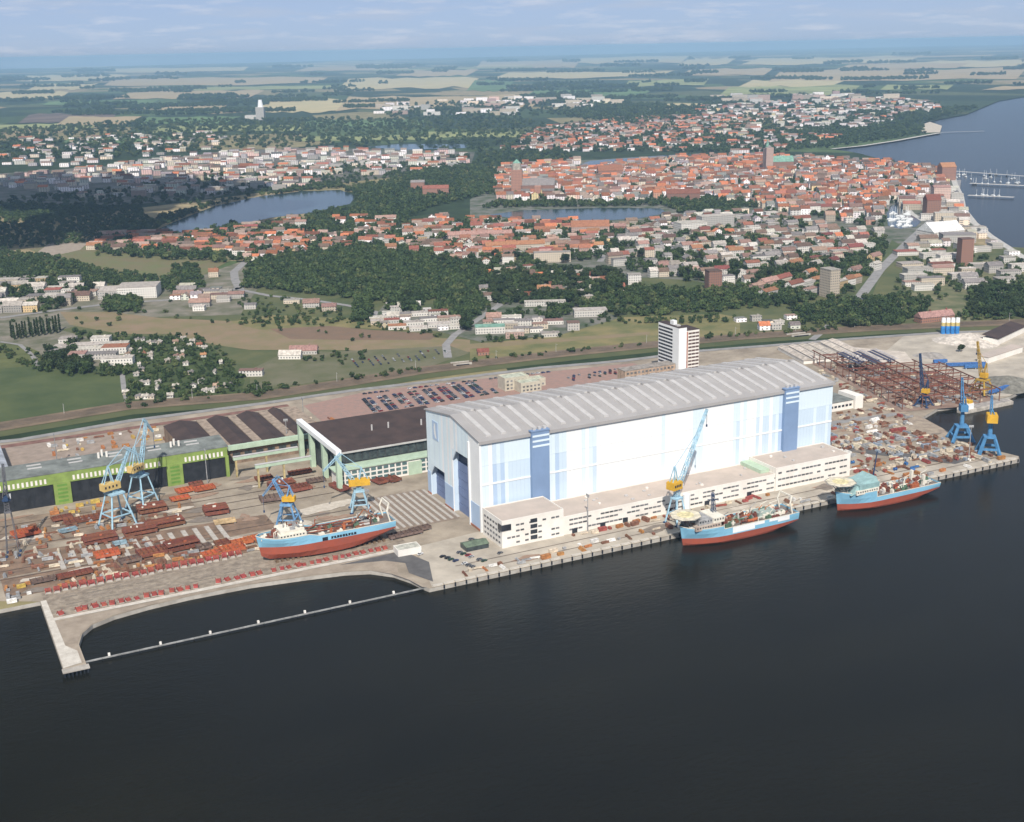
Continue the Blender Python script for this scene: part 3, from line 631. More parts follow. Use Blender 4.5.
MB().box(-.2, 57.2, -.2, 14.2, 18.02, 18.6).build('roof', mat('annexe_roof', (0.30, 0.27, 0.24)), an)
for r in range(4):
    for k in range(13): MB().box(2 + 4.2 * k, 4.4 + 4.2 * k, -.1, .05, 2.5 + 4 * r, 4.5 + 4 * r).build('window', M_win, an)
cb = thing('canteen_building', 'beige building with stepped blocks and sage green flat roofs by the car park', 'building', (186, 306, 0))
for x0, x1, y0, y1, h in ((0, 22, 0, 14, 9), (-10, 16, 14.1, 30, 12), (16.1, 34, 14.1, 26, 7)):
    flat_block(cb, x0, x1, y0, y1, h, mat('pale_green_render', (0.50, 0.46, 0.37), var=.08), mat('sage_roof', (0.46, 0.48, 0.38)))
    for r in range(int(h / 3.6)):
        x = x0 + 2
        while x < x1 - 2: MB().box(x, x + 2.2, y0 - .08, y0 + .05, 1.5 + 3.5 * r, 3.2 + 3.5 * r).build('window', M_win, cb); x += 4
lw = thing('white_stores_building', 'low white building with grey roof beyond the far gable of the huge hall', 'building', (0, 0, 0))
MB().box(330, 425, 108, 128, 0, 8).build('wall', M_cream, lw)
MB().box(329, 418, 107.5, 160, 8.02, 8.7).build('roof', M_slate, lw)
MB().box(418.1, 427, 105, 128, 0, 12).build('end_block', M_cream, lw)
for k in range(20): MB().box(334 + 4.2 * k, 336.8 + 4.2 * k, 107.85, 107.98, 3, 5).build('window', M_dark, lw)
gd = thing('glass_lean_to', 'small dark green glazed shed at the corner of the office wing', 'shed', (-16, -22, 0), R(0))
MB().box(-8, 8, -5, 5, 0, 3.2).build('wall', M_gglass, gd); MB().add([(-8.4, -5.4, 3.3), (8.4, -5.4, 3.3), (8.4, 5.4, 3.3), (-8.4, 5.4, 3.3), (-8.4, 0, 5), (8.4, 0, 5)], [(0, 1, 5, 4), (2, 3, 4, 5), (0, 4, 3), (1, 2, 5), (0, 3, 2, 1)]).build('roof', mat('mossy_roof', (0.13, 0.17, 0.12)), gd)
tk = thing('white_tank', 'white cylindrical tank on a blue base against the office wing', 'tank', (141, -37, 0))
MB().cyl(0, 0, 2, 14, 2.6, 14).build('body', M_white, tk); MB().cyl(0, 0, 0, 2, 3.2, 14).build('base', mat('strong_blue', (0.05, 0.12, 0.42)), tk)
wb = thing('pump_house', 'low pale flat roofed pump house at the end of the slipway deck', 'building', (-58, -8, 0), R(-3))
flat_block(wb, -8, 8, -5, 5, 4.2, M_cream, mat('pump_roof', (0.5, 0.49, 0.42)), .4)

# ================================================================== ships
M_red = mat('hull_red', (0.36, 0.085, 0.05), var=.1, scale=.1, col2=(0.29, 0.08, 0.052), rough=.6, detail=9)
M_sky = mat('hull_light_blue', (0.25, 0.52, 0.68), var=.06, scale=.1, col2=(0.21, 0.44, 0.60), rough=.5, detail=9)
M_deck = mat('ship_deck', (0.22, 0.17, 0.14), scale=.3, col2=(0.14, 0.13, 0.12))
M_ship = mat('ship_cream', (0.72, 0.68, 0.58), var=.06, scale=.3)
M_turq = mat('primer_turquoise', (0.26, 0.40, 0.40), var=.08, scale=.3)
M_rust = mat('rust_steel', (0.24, 0.085, 0.05), scale=.4, col2=(0.15, 0.065, 0.045), rnd=.25)
M_orange = mat('primer_orange', (0.46, 0.14, 0.05), scale=.4, col2=(0.33, 0.10, 0.05), rnd=.2)
M_steel = mat('bare_steel', (0.30, 0.30, 0.30), scale=.4, rnd=.3)
M_blk = mat('lettering_black', (0.02, 0.022, 0.03))
M_yel = mat('crane_yellow', (0.62, 0.36, 0.035), var=.08, scale=.3)
M_yel2 = mat('crane_pale_yellow', (0.58, 0.42, 0.16), var=.08, scale=.3)
M_cblue = mat('crane_blue', (0.08, 0.23, 0.42), var=.1, scale=.3)
M_clb = mat('crane_light_blue', (0.34, 0.52, 0.62), var=.1, scale=.3)
M_navy = mat('crane_navy', (0.03, 0.06, 0.13), var=.1, scale=.3)
GEAR = [M_rust, M_rust, M_orange, M_ship, M_steel, M_ship, mat('gear_grey', (0.42, 0.40, 0.37), rnd=.2), mat('gear_green', (0.10, 0.17, 0.11), rnd=.2)]
def lerp(T, x):
    for (a, p), (b, q) in zip(T, T[1:]):
        if x <= b: return p + (q - p) * (x - a) / (b - a)
    return T[-1][1]
def ship(name, label, loc, Ls, B, zred, zmain, zfore, fore_end, white_patch=False):
    s = thing(name, label, 'ship', loc, 0.0)
    TD = [(0, .03), (.03, .40), (.08, .68), (.16, .92), (.26, 1), (.9, 1), (1, .93)]
    TW = [(0, .015), (.04, .22), (.12, .58), (.25, .92), (.36, 1), (.85, .98), (1, .86)]
    TB = [(0, .01), (.06, .10), (.16, .38), (.3, .72), (.45, .86), (.7, .84), (.85, .7), (1, .6)]
    TZ = [(0, .3), (.05, 0), (.62, 0), (.78, .18), (.9, .48), (1, .80)]
    ts = [0, .015, .03, .06, .1, .15, .2, .26, .34, .42, .5, .58, .66, .74, .8, .86, .92, .97, 1.0]
    if fore_end not in ts: ts = sorted(ts + [fore_end, fore_end + .004])
    def deckz(t): return zfore + 1.6 * max(0, .12 - t) / .12 if t <= fore_end else zmain
    def sec(t, lev):
        zk = lerp(TZ, t) * zred; b = B / 2
        dz = deckz(t)
        if lev == 0: return 0.0, zk
        if lev == 1: return b * lerp(TB, t), zk + .15
        if lev == 2: return b * lerp(TW, t) * .97, zk + (zred - zk) * .45
        if lev == 3: return b * lerp(TW, t), max(zred, zk + .3)
        if lev == 4: return b * (lerp(TW, t) * .35 + lerp(TD, t) * .65), zred + (dz - zred) * .55
        if lev == 5: return b * lerp(TD, t), dz
        if lev == 6: return b * lerp(TD, t), dz + 1.2
    rake = lambda t, z: (1 - t) ** 8 * 2.0 * (1 - (z / (zfore + 2)) * 1.6)      # stem leans forward above water
    def skin(levs):
        mb = MB(); n = len(levs)
        for sd in (-1, 1):
            v = []
            for t in ts:
                for lv in levs:
                    y, z = sec(t, lv); v.append((t * Ls + rake(t, z), sd * y, z))
            f = []
            for i in range(len(ts) - 1):
                for k in range(n - 1):
                    q = (i * n + k, (i + 1) * n + k, (i + 1) * n + k + 1, i * n + k + 1); f.append(q if sd < 0 else q[::-1])
            mb.add(v, f)
        e = [(Ls + rake(1, sec(1, lv)[1]), sec(1, lv)[0], sec(1, lv)[1]) for lv in levs]
        v = e + [(x, -y, z) for x, y, z in e]
        mb.add(v, [(k, k + 1, n + k + 1, n + k) for k in range(n - 1)])
        return mb
    lower = skin([0, 1, 2, 3]).build('lower_hull', M_red, s)
    upper = skin([3, 4, 5, 6]).build('upper_hull', M_sky, s)
    mb = MB()
    for t0, t1 in zip(ts, ts[1:]):
        a, z0 = sec(t0, 5); b, z1 = sec(t1, 5)
        mb.add([(t0 * Ls, -a * .99, z0 + .05), (t1 * Ls, -b * .99, z1 + .05), (t1 * Ls, b * .99, z1 + .05), (t0 * Ls, a * .99, z0 + .05)], [(0, 1, 2, 3)])
    mb.build('deck', M_deck, s)
    mb = MB()
    for sd in (-1, 1):
        for i in range(len(ts) - 1):
            (a, z0), (b, z1) = sec(ts[i], 6), sec(ts[i + 1], 6)
            mb.bar((ts[i] * Ls + rake(ts[i], z0), sd * a, z0), (ts[i + 1] * Ls + rake(ts[i + 1], z1), sd * b, z1), .35)
    mb.build('bulwark_rail', M_ship, s)
    return s, sec, deckz
def block(root, name, m, x0, x1, w, z0, z1, wins=True):
    o = MB().box(x0, x1, -w / 2, w / 2, z0, z1).build(name, m, root)
    if wins:
        x = x0 + .8
        while x < x1 - 1.2:
            MB().box(x, x + 1.0, -w / 2 - .06, -w / 2 + .05, z0 + (z1 - z0) * .45, z0 + (z1 - z0) * .78).build('porthole', M_dark, o); x += 2.1
    return o
def helideck(root, cx, z, r, m=M_ship):
    n = 8; mb = MB(); mb.cyl(cx, 0, z, z + .5, r, n); h = mb.build('helideck', mat('helideck_cream', (0.66, 0.60, 0.46), scale=.3), root)
    MB().cyl(cx, 0, z + .52, z + .56, r * .55, 24).build('landing_circle', mat('helideck_mark', (0.70, 0.62, 0.36), scale=.3), h)
    for k in range(8):
        a = 2 * math.pi * (k + .5) / 8
        MB().bar((cx + r * .75 * math.cos(a), r * .75 * math.sin(a), z - .05), (cx + r * .35 * math.cos(a) + 5, r * .35 * math.sin(a), z - 9), .45).build('strut', M_steel, h)
    mb = MB()
    for k in range(8):
        a, b = 2 * math.pi * k / 8, 2 * math.pi * (k + 1) / 8
        mb.bar((cx + (r + .7) * math.cos(a), (r + .7) * math.sin(a), z + .2), (cx + (r + .7) * math.cos(b), (r + .7) * math.sin(b), z + .2), .25)
    mb.build('safety_net', M_steel, h)
def deck_gear(root, x0, x1, w, z, n, big=1.0, pal=GEAR):
    for _ in range(n):
        x = random.uniform(x0, x1); y = random.uniform(-w / 2, w / 2); mm = random.choice(pal); k = random.random()
        a, b, h = random.uniform(1, 5) * big, random.uniform(1, 3.2) * big, random.uniform(.8, 3.4) * big
        mb = MB()
        if k < .55: mb.cbox(x, y, z + .06, a, b, h); mb.cbox(x + a * .2, y, z + h + .06, a * .4, b * .6, h * .35)
        elif k < .8: mb.tube((x - a, y, z + 1.2), (x + a, y + random.uniform(-1, 1), z + 1.2), random.uniform(.4, 1.0), 8); mb.cbox(x, y, z + .06, 1, b * .7, .8)
        else: mb.bar((x, y, z), (x, y, z + h * 2.2), .45); mb.bar((x, y, z + h * 2), (x + a * 1.4, y + random.uniform(-2, 2), z + h * 2.6), .35)
        mb.build('deck_gear', mm, root)
def stern_frame(root, x, w, z, h, m):
    g = MB()
    for sd in (-1, 1):
        pts = [(x - 1, sd * w / 2, z), (x - 3, sd * w / 2, z + h * .6), (x - 1.2, sd * w / 2 * .9, z + h)]
        for p, q in zip(pts, pts[1:]): g.bar(p, q, .9)
    g.bar((x - 1.2, -w / 2 * .9, z + h), (x - 1.2, w / 2 * .9, z + h), .9)
    g.build('stern_frame', m, root)
# ship standing on the slipway deck
s1, sec1, dz1 = ship('supply_ship', 'light blue and red supply ship standing on the slipway deck, dark lettering on its side', (-148, 23, 1.6), 91, 21, 9.2, 12.4, 14.4, .34)
block(s1, 'deckhouse', M_ship, 12, 30, 16, 14.3, 17.2); block(s1, 'upper_deckhouse', M_ship, 13, 29, 14, 17.25, 19.4, False)
deck_gear(s1, 12, 30, 12, 19.4, 14, .7, [M_ship, M_steel, M_ship, M_rust])
MB().bar((17, 0, 19.4), (17, 0, 29), .5).bar((15, -3, 27), (19, 3, 27), .3).build('mast', M_steel, s1)
deck_gear(s1, 3, 12, 9, 14.2, 12); deck_gear(s1, 34, 84, 16, 12.0, 78)
for y in (-5, 0, 5): MB().tube((32, y, 14.5), (70, y, 14.5), .5).build('deck_pipe', M_rust, s1)
stern_frame(s1, 89, 14, 12, 13, M_ship)
MB().bar((62, -3, 13), (70, -6, 24), .8).bar((70, -6, 24), (78, -7, 18), .6).build('deck_crane', M_rust, s1)
lt = MB(); lx = 45.5
for i in range(9):                                    # the dark marks read only as a square and a row of blots
    lt.box(lx, lx + 1.25, -10.62, -10.50, 9.8, 11.4); lt.box(lx + 1.25, lx + 1.6, -10.62, -10.5, 9.8 if i % 3 else 10.7, 10.3 if i % 2 else 11.4); lx += 1.95
lt.build('name_lettering', M_blk, s1)
MB().box(39.5, 43.2, -10.65, -10.50, 9.4, 11.7).build('emblem', M_blk, s1)
kb = MB().box(-.8, .8, -1.2, 1.2, 0, 1.4).mesh('keel_block', mat('keel_timber', (0.16, 0.11, 0.07)))
for k in range(22):
    for y in (18, 23, 28):
        tag(link('keel_block', kb, None, (-138 + 3.5 * k, y, .2)), 'dark timber keel block under the ship on the slipway deck', 'keel block', 'keel blocks under the ship on the slipway')
# ship by the quay with white-patched side
s2, sec2, dz2 = ship('supply_ship', 'supply ship with white patched blue side, cream helideck and cluttered deck at the quay', (107, -81, -4.6), 90, 21, 7.2, 11.2, 13.4, .3)
block(s2, 'deckhouse', mat('half_painted', (0.36, 0.27, 0.22), scale=.3, col2=(0.5, 0.44, 0.38)), 6, 26, 17, 13.5, 16.6); block(s2, 'upper_deckhouse', M_steel, 9, 22, 14, 16.65, 20)
helideck(s2, 3, 23.0, 10.5)
block(s2, 'bridge', M_ship, 20, 29, 16, 16.7, 20.5)
MB().lattice((27, 2, 20), (26, 2, 34), 2.4, 1.4, .3, 5).bar((22, 2, 30), (31, 2, 28), .4).bar((24, -2, 33), (28, 5, 33), .35).build('mast', M_navy, s2)
deck_gear(s2, 4, 12, 12, 14.2, 16); deck_gear(s2, 30, 83, 16, 11.2, 90)
block(s2, 'reel_house', mat('grey_green_paint', (0.33, 0.40, 0.36)), 60, 74, 8, 11.3, 15, False)
stern_frame(s2, 87, 14, 11.2, 12, M_ship)
for x0, x1, z0, z1 in ((34, 52, 8.0, 12.3), (52.2, 60, 10.2, 12.3), (64, 71, 10.4, 12.3), (71.2, 81, 9.0, 12.3)): MB().box(x0, x1, -10.62, -10.4, z0, z1).build('paint_patch', M_white, s2)
# ship with turquoise forecastle
s3, sec3, dz3 = ship('supply_ship', 'light blue and red supply ship with turquoise primed forecastle, moored at the pier', (238, -80.5, -4.6), 89, 20, 7.2, 9.6, 14.4, .315)
block(s3, 'deckhouse', M_ship, 10, 30, 19, 14.5, 17.6); block(s3, 'upper_deckhouse', M_turq, 13, 31, 17.5, 17.65, 21.2, False)
MB().add([(6, -8.5, 14.6), (30, -8.6, 21.2), (30, 8.6, 21.2), (6, 8.5, 14.6), (12, -7, 20), (29, -7, 25), (29, 7, 25), (12, 7, 20)], [(0, 1, 5, 4), (1, 2, 6, 5), (2, 3, 7, 6), (3, 0, 4, 7), (4, 5, 6, 7)]).build('forecastle_cover', M_turq, s3)
helideck(s3, 3, 23.0, 10.5)
MB().bar((33, 2, 9.6), (37, 2, 40), .9, .5).bar((35, -2, 26), (37, 6, 26), .4).build('mast', M_navy, s3)
deck_gear(s3, 2, 10, 10, 15, 10, pal=[M_turq, M_steel, M_ship]); deck_gear(s3, 33, 84, 15, 9.6, 85)
for y in (-6, 6):
    MB().box(74, 76, y - 1, y + 1, 9.6, 18).build('deck_post', M_ship, s3)

# ================================================================== cranes
def crane(label, loc, heading, base, hp, hc, house, house_col, m, jib, mast_h, back=9.0, lattice=True, group=None, name='dockside_crane', fly=None, legw=1.1):
    c = thing(name, label, 'crane', (loc[0], loc[1], .2), R(heading))
    b = base / 2; top = base * .22
    for sx in (-1, 1):
        for sy in (-1, 1):
            MB().bar((sx * b, sy * b, 0), (sx * top, sy * top, hp), legw, legw * .8).build('leg', m, c)
            MB().cbox(sx * b, sy * b, -.1, 2.6, 1.4, 1.1).build('bogie', M_navy, c)
    k = .38; e = b + (top - b) * k
    for p, q in (((-e, -e), (e, -e)), ((e, -e), (e, e)), ((e, e), (-e, e)), ((-e, e), (-e, -e))): MB().bar((*p, hp * k), (*q, hp * k), legw * .7).build('brace', m, c)
    MB().cbox(0, 0, hp - .4, top * 2.6, top * 2.6, 1.2).build('portal_ring', m, c)
    tw_ = MB()
    if lattice: tw_.lattice((0, 0, hp + .8), (0, 0, hc), 3.2, 2.6, .4, 4)
    else: tw_.cyl(0, 0, hp + .8, hc, 1.9, 10, 1.5)
    tw_.build('tower', m, c)
    w, l, h = house
    hs = MB().box(-back, -back + w, -l / 2, l / 2, hc + .3, hc + .3 + h).build('machinery_house', house_col, c)
    MB().box(-back + .3, -back + w - .3, -l / 2 + .3, l / 2 - .3, hc + .32 + h, hc + .8 + h).build('house_roof', house_col, hs)
    for q in range(4): MB().box(-back + 1 + q * (w - 2) / 4, -back + 2.2 + q * (w - 2) / 4, -l / 2 - .08, -l / 2 + .05, hc + .3 + h * .4, hc + .3 + h * .75).build('house_window', M_dark, hs)
    MB().cyl(0, 0, hc - .1, hc + .35, 2.8, 14).build('slew_ring', M_navy, c)
    MB().box(1, 3.6, -2.8, -.4, hc + .5, hc + 3.2).build('cab', M_white, c)
    mst = MB(); zt = hc + mast_h
    for y in (-1.6, 1.6): mst.bar((0.5, y, hc + .4), (-2.5, y * .4, zt), .7).bar((-back + 1, y, hc + h), (-2.5, y * .4, zt), .5)
    mst.bar((-2.5, -.8, zt), (-2.5, .8, zt), .8); mst.build('a_frame', m, c)
    jr, ja = jib; tip = (2 + jr * math.cos(R(ja)), 0, hc + 1.5 + jr * math.sin(R(ja)))
    j = MB().lattice((2, 0, hc + 1.5), tip, 2.4, 1.2, .42, 9).build('jib', m, c)
    MB().bar((-2.5, 0, zt), (tip[0] * .75 + .5, 0, (hc + 1.5) * .25 + tip[2] * .75), .3).build('jib_tie', m, c)
    hook_x, hook_z = tip[0], tip[2]
    if fly:
        fx, fz = fly
        a = (tip[0] - fx * .45, 0, tip[2] + abs(fz) * .2); b2 = (tip[0] + fx, 0, tip[2] + fz)
        MB().lattice(a, b2, 1.6, .9, .34, 6).build('fly_jib', m, c)
        MB().bar(a, (-2.5, 0, zt), .35).build('fly_tie', m, c); hook_x, hook_z = b2[0], b2[2]
    MB().bar((hook_x, 0, hook_z), (hook_x, 0, hook_z - 11), .22).cbox(hook_x, 0, hook_z - 12.5, 1, .7, 1.6).build('hook', M_navy, c)
    return c
crane('pale blue luffing crane with yellow house over the keel-laying stacks, in front of black doors', (-217, 139), 20, 19, 24, 27, (13, 6, 4.6), M_yel2, M_clb, (28, 62), 17, fly=(9, -9))
crane('pale blue luffing crane with yellow house behind its twin, by the lime green hall', (-194, 169), 38, 17, 24, 28, (12, 6, 4.4), M_yel2, M_clb, (34, 72), 18, fly=(6, -10))
crane('pale blue crane with small yellow house at the bow of the ship on the slipway', (-112, 78), 150, 15, 16, 18, (9, 5, 3.2), M_yel, mat('crane_mid_blue', (0.16, 0.33, 0.55)), (16, 66), 11, fly=(8, -12), back=6)
crane('pale blue crane with yellow house beside the slipway ship, jib towards the white annex', (-58, 82), 165, 13, 15, 19, (15, 6, 4), M_yel, M_clb, (25, 58), 13, fly=(9, -10), back=8)
crane('blue crane with yellow house and long jib raised against the white hall wall', (124, -50), 15, 11, 18, 25, (9, 7, 5), M_yel, mat('crane_pale_cyan', (0.36, 0.55, 0.66)), (56, 60), 16, back=7)
crane('strong blue crane without yellow house standing near the basin end of the pier', (429, -9), 60, 17, 12, 25, (7, 6, 5), M_cblue, M_cblue, (25, 74), 12, back=5, lattice=False, legw=2.2)
crane('strong blue crane with bright yellow house at the tip of the pier', (421, -46), 50, 16, 14, 27, (10, 8, 6), M_yel, M_cblue, (18, 72), 9, back=8, lattice=False, legw=2.2)
crane('navy crane with small yellow house at the head of the basin', (477, 82), 110, 12, 8, 12, (6, 5, 3.4), M_yel, M_navy, (34, 82), 12, back=4, legw=1.3)
crane('ochre yellow lattice crane on the gravel quay across the basin', (552, 86), 100, 17, 13, 15, (6, 5, 4), M_yel, mat('crane_ochre', (0.42, 0.27, 0.05)), (32, 78), 14, back=4, legw=1.5)
crane('dark lattice crane standing beside the rusty soil at the grey slipway end', (-288, 118), 80, 8, 30, 38, (4, 3, 2.5), M_navy, mat('mast_grey', (0.13, 0.13, 0.14)), (22, 75), 8, back=3, legw=.4)

# ================================================================== yard gear
def steel_section(label, loc, rz_, w, l, h, m, kind=0, group=None):
    """ship section: plate, cross webs and stringers standing on trestles"""
    o = thing('steel_section', label, 'steel section', (loc[0], loc[1], .2), R(rz_), group)
    MB().box(-w / 2, w / 2, -l / 2, l / 2, 1.0, 1.35).build('plate', m, o)
    h = h * .62; n = max(2, int(w / 3.2))
    for i in range(n + 1):
        x = -w / 2 + .15 + (w - .3) * i / n; hh = h * (1 if kind == 0 else .5 + .5 * math.sin(math.pi * i / n))
        MB().box(x - .12, x + .12, -l / 2, l / 2, 1.36, 1.36 + hh).build('web', m, o)
    for y in (-l / 2 + .1, l / 2 - .1, 0): MB().box(-w / 2, w / 2, y - .1, y + .1, 1.37, 1.4 + h * .7).build('stringer', m, o)
    if kind == 2:
        MB().box(-w / 2, w / 2, -l / 2, l / 2, 1.42 + h, 1.6 + h).build('deck_plate', m, o)
        q = -l / 2 + .6
        while q < l / 2 - .3: MB().box(-w / 2 + random.uniform(0, 2), w / 2 - random.uniform(0, 2), q - .1, q + .1, 1.61 + h, 2.0 + h).build('stiffener', m, o); q += 1.5
        for _ in range(4): MB().cbox(random.uniform(-w / 2 + 1, w / 2 - 1), random.uniform(-l / 2 + 1, l / 2 - 1), 1.62 + h, random.uniform(.8, 2.4), random.uniform(.8, 2), random.uniform(.5, 1.6)).build('fitting', random.choice((m, M_ship, M_orange)), o)
    for x in (-w / 2 + 1, w / 2 - 1):
        for y in (-l / 2 + 1, l / 2 - 1): MB().box(x - .5, x + .5, y - .5, y + .5, 0, .98).build('trestle', M_steel, o)
    return o
def at(u, v): return G(u, v)
SEC = [(185, 492, 13, 9, 2.6, 'o', 0, 5), (180, 500, 14, 8, 2.2, 'o', 0, 2), (204, 490, 16, 9, 2.4, 'o', 0, 3), (196, 486, 10, 6, 3, 'r', 0, 3), (216, 513, 17, 14, 5, 'r', 2, -4), (225, 523, 15, 9, .6, 'y', 0, -6),
       (152, 511, 20, 13, 4.5, 'r', 2, 0), (165, 526, 26, 12, 4.2, 'r', 2, 3), (140, 533, 22, 12, 4, 'r', 2, 2), (182, 548, 22, 13, 5, 'r', 2, 5), (153, 554, 20, 12, 4, 'r', 0, 5), (100, 541, 22, 13, 3.4, 'r', 2, 2),
       (85, 521, 28, 9, 3, 'r', 0, 3), (62, 520, 14, 7, 3, 'r', 0, 6), (107, 556, 16, 10, 3.4, 'o', 0, 3), (26, 535, 18, 12, 4, 'o', 1, 10), (43, 582, 15, 6, 2.4, 't', 0, 3), (75, 576, 22, 7, 2.2, 'r', 0, 4),
       (282, 487, 20, 12, 4, 'r', 2, 0), (300, 490, 16, 11, 4.5, 'r', 1, 5), (275, 500, 22, 10, 4.5, 't', 0, -5), (264, 480, 13, 9, 2.5, 'r', 0, 0), (316, 482, 14, 7, 2.5, 't', 0, 0), (300, 474, 18, 7, 3, 'r', 0, 0),
       (378, 482, 9, 17, 4, 'r', 1, 12), (391, 480, 9, 17, 4, 'r', 1, 12), (340, 489, 9, 18, 4.2, 'r', 1, 12),
       (405, 536, 24, 7, 3, 't', 0, 4), (420, 531, 15, 6, 2.5, 't', 0, 8), (232, 551, 16, 10, 4, 'o', 0, 5), (242, 544, 14, 8, 3, 'o', 0, 2), (212, 556, 13, 8, 3, 'o', 0, 6), (222, 545, 9, 8, 3, 'r', 0, 6),
       (120, 545, 9, 6, 2, 'b', 0, 0), (68, 532, 12, 6, 2, 'b', 0, 8), (252, 541, 10, 7, 3, 'o', 0, 3), (204, 549, 9, 7, 3, 't', 0, 9), (130, 562, 14, 8, 3, 't', 0, 5)]
cm = {'o': (M_orange, 'orange primed'), 'r': (M_rust, 'rust brown'), 'y': (mat('plate_yellow', (0.5, 0.36, 0.2), rnd=.1), 'pale yellow'), 't': (mat('steel_umber', (0.17, 0.12, 0.10), scale=.4, rnd=.2), 'dark umber'), 'b': (mat('steel_bluegrey', (0.24, 0.33, 0.38), rnd=.2), 'blue grey')}
near = ['on the stock yard by the lime green hall', 'beside the pale green runway', 'in front of the white annex', 'above the row of red winches', 'near the dark lattice crane', 'near the twin luffing cranes']
for u, v, w, l, h, c, kd, rz_ in SEC:
    x, y = at(u, v)
    if x > -30 or v > 525 and u > 390: wh = 'beside the slipway rails'
    elif u > 330: wh = near[2]
    elif u > 255: wh = near[1]
    elif u < 90: wh = near[4]
    elif v > 538: wh = near[3]
    elif v < 505 and u > 172: wh = near[0]
    else: wh = near[5]
    lb = f"{cm[c][1]} {'closed' if kd == 2 else 'arched' if kd == 1 else 'open ribbed'} ship section {wh}"
    steel_section(lb, (x, y), rz_, w, l, h, cm[c][0], kd, lb)
# red winches along both edges of the ship lift
wn = thing('winch', 'red winch on the inland edge of the slipway deck', 'winch', (-276, 41, .2), 0, 'winches along the inland edge of the slipway deck')
M_wred = mat('winch_red', (0.33, 0.075, 0.06), scale=.5, rnd=.15)
MB().box(-1.8, 1.8, -2.2, 2.2, 0, .6).build('base', M_conc, wn)
MB().tube((-1.3, 0, 1.7), (1.3, 0, 1.7), 1.1, 10).build('drum', M_wred, wn)
MB().box(-1.6, 1.5, 1.1, 2.1, .6, 2.4).build('motor', M_wred, wn); MB().bar((-1.6, -1.9, .6), (-1.6, -.2, 3.2), .3).bar((1.6, -1.9, .6), (1.6, -.2, 3.2), .3).build('guard', M_wred, wn)
for k in range(1, 40):
    x = -276 + 5.2 * k
    if x > -72: break
    if -152 < x < -60: continue
    copy_tree(wn, (x + random.uniform(-.7, .7), 40.6 + random.uniform(-.6, .6), .2), random.uniform(-.25, .25), scale=(random.uniform(.9, 1.15),) * 2 + (random.uniform(1.1, 1.7),))
for k in range(42):
    x = -274 + 5.0 * k
    if random.random() < .08: continue
    copy_tree(wn, (x + random.uniform(-.8, .8), 4 + random.uniform(-.6, .6), .2), math.pi + random.uniform(-.4, .4), 'red winch on the seaward edge of the slipway deck', 'winches along the seaward edge of the slipway deck', (random.uniform(.75, 1.05),) * 3)
# slots of the lift platform and the transfer rails
M_slot = mat('dark_gap', (0.08, 0.075, 0.07))
M_rail = mat('rail_concrete', (0.47, 0.44, 0.39), scale=.3, col2=(0.36, 0.32, 0.28))
M_grat = [mat('grating', (0.22, 0.185, 0.15), scale=.6, col2=(0.29, 0.24, 0.19)), mat('grating_dark', (0.16, 0.135, 0.11), scale=.6, col2=(0.25, 0.21, 0.165))]
for row, yg in enumerate((9, 12.5, 16.5, 20, 23.5, 27.5, 31.5, 35)):
    x = -272 + random.uniform(0, 6)
    while x < -58:
        l_ = random.uniform(4, 17)
        if random.random() < .62 and not (-150 < x + l_ and x < -62 and 12 < yg < 34): tag(MB().box(x, min(x + l_, -56), yg, yg + random.uniform(1.0, 2.2), .19, .235).build('platform_grating', random.choice(M_grat)), None, None, kind='structure')
        x += l_ + random.uniform(.6, 7)
rb = MB().box(-1.1, 1.1, 0, 66, .1, .5).mesh('transfer_rail', M_rail)
for k in range(11): tag(link('transfer_rail', rb, None, (-53 + 5.1 * k, 34, .1)), 'long concrete transfer rail in front of the hall doors', 'rail', 'transfer rails between hall and slipway')
tag(MB().box(-58, -2, 32, 102, .1, .16).build('rail_pit', mat('rail_pit', (0.20, 0.16, 0.13), scale=.3, col2=(0.26, 0.2, 0.15))), None, None, kind='structure')
rb2 = MB().box(-1.6, 1.6, 0, 30, .1, .8).mesh('building_berth', M_rail)
for k in range(14): tag(link('building_berth', rb2, None, (-262 + 8.2 * k + random.uniform(-.5, .5), 74, .15)), 'pale concrete building berth strip under the steel sections', 'berth', 'berth strips under the steel sections')
# floating walkway closing the cove
bw = thing('walkway', 'long narrow grey walkway on piles closing off the cove', 'walkway', (-271, -63, -2.5))
for k in range(20): MB().box(10.1 * k, 10.1 * k + 9.9, -.7, .7, 1.0, 1.5).build('deck_plank', mat('walkway_grey', (0.28, 0.28, 0.27)), bw)
for k in range(21): MB().cyl(10.1 * k, 0, -1, 1.0, .45, 8).build('pile', M_dark, bw)
for k in range(7): MB().cbox(14 + 28 * k, 1.2, 1.5, 1.2, 1.2, 1.4).build('light_post', M_cream, bw)
ph = thing('pile_dolphin', 'row of timber piles capped in concrete at the end of the slipway pier', 'piles', (-276, -72, -2.5))
MB().box(-7, 7, -2.4, 2.4, 2.4, 3.1).build('cap', M_conc, ph)
for k in range(7): MB().cyl(-6 + 2 * k, -2.2, -1, 2.4, .4, 8).build('pile', M_dark, ph)
# edge blocks and fenders of the quay
eb = MB().box(-3.2, 3.2, -.8, .8, 0, .9).mesh('edge_block', M_kerb)
fd = MB().cyl(0, 0, -1.6, .6, .55, 8).mesh('fender', M_blk)
for k in range(66):
    x = -62 + 7.5 * k
    if x > 428: break
    if random.random() < .88: tag(link('edge_block', eb, None, (x + random.uniform(-.3, .3), -66.4 + random.uniform(-.3, .2), .2), random.uniform(-.03, .03)), 'whitish concrete edge block along the quay', 'block', 'edge blocks along the quay')
    tag(link('fender', fd, None, (x + 3.7, -68.5, 0)), 'black rubber fender hanging on the quay wall', 'fender', 'fenders on the quay wall')
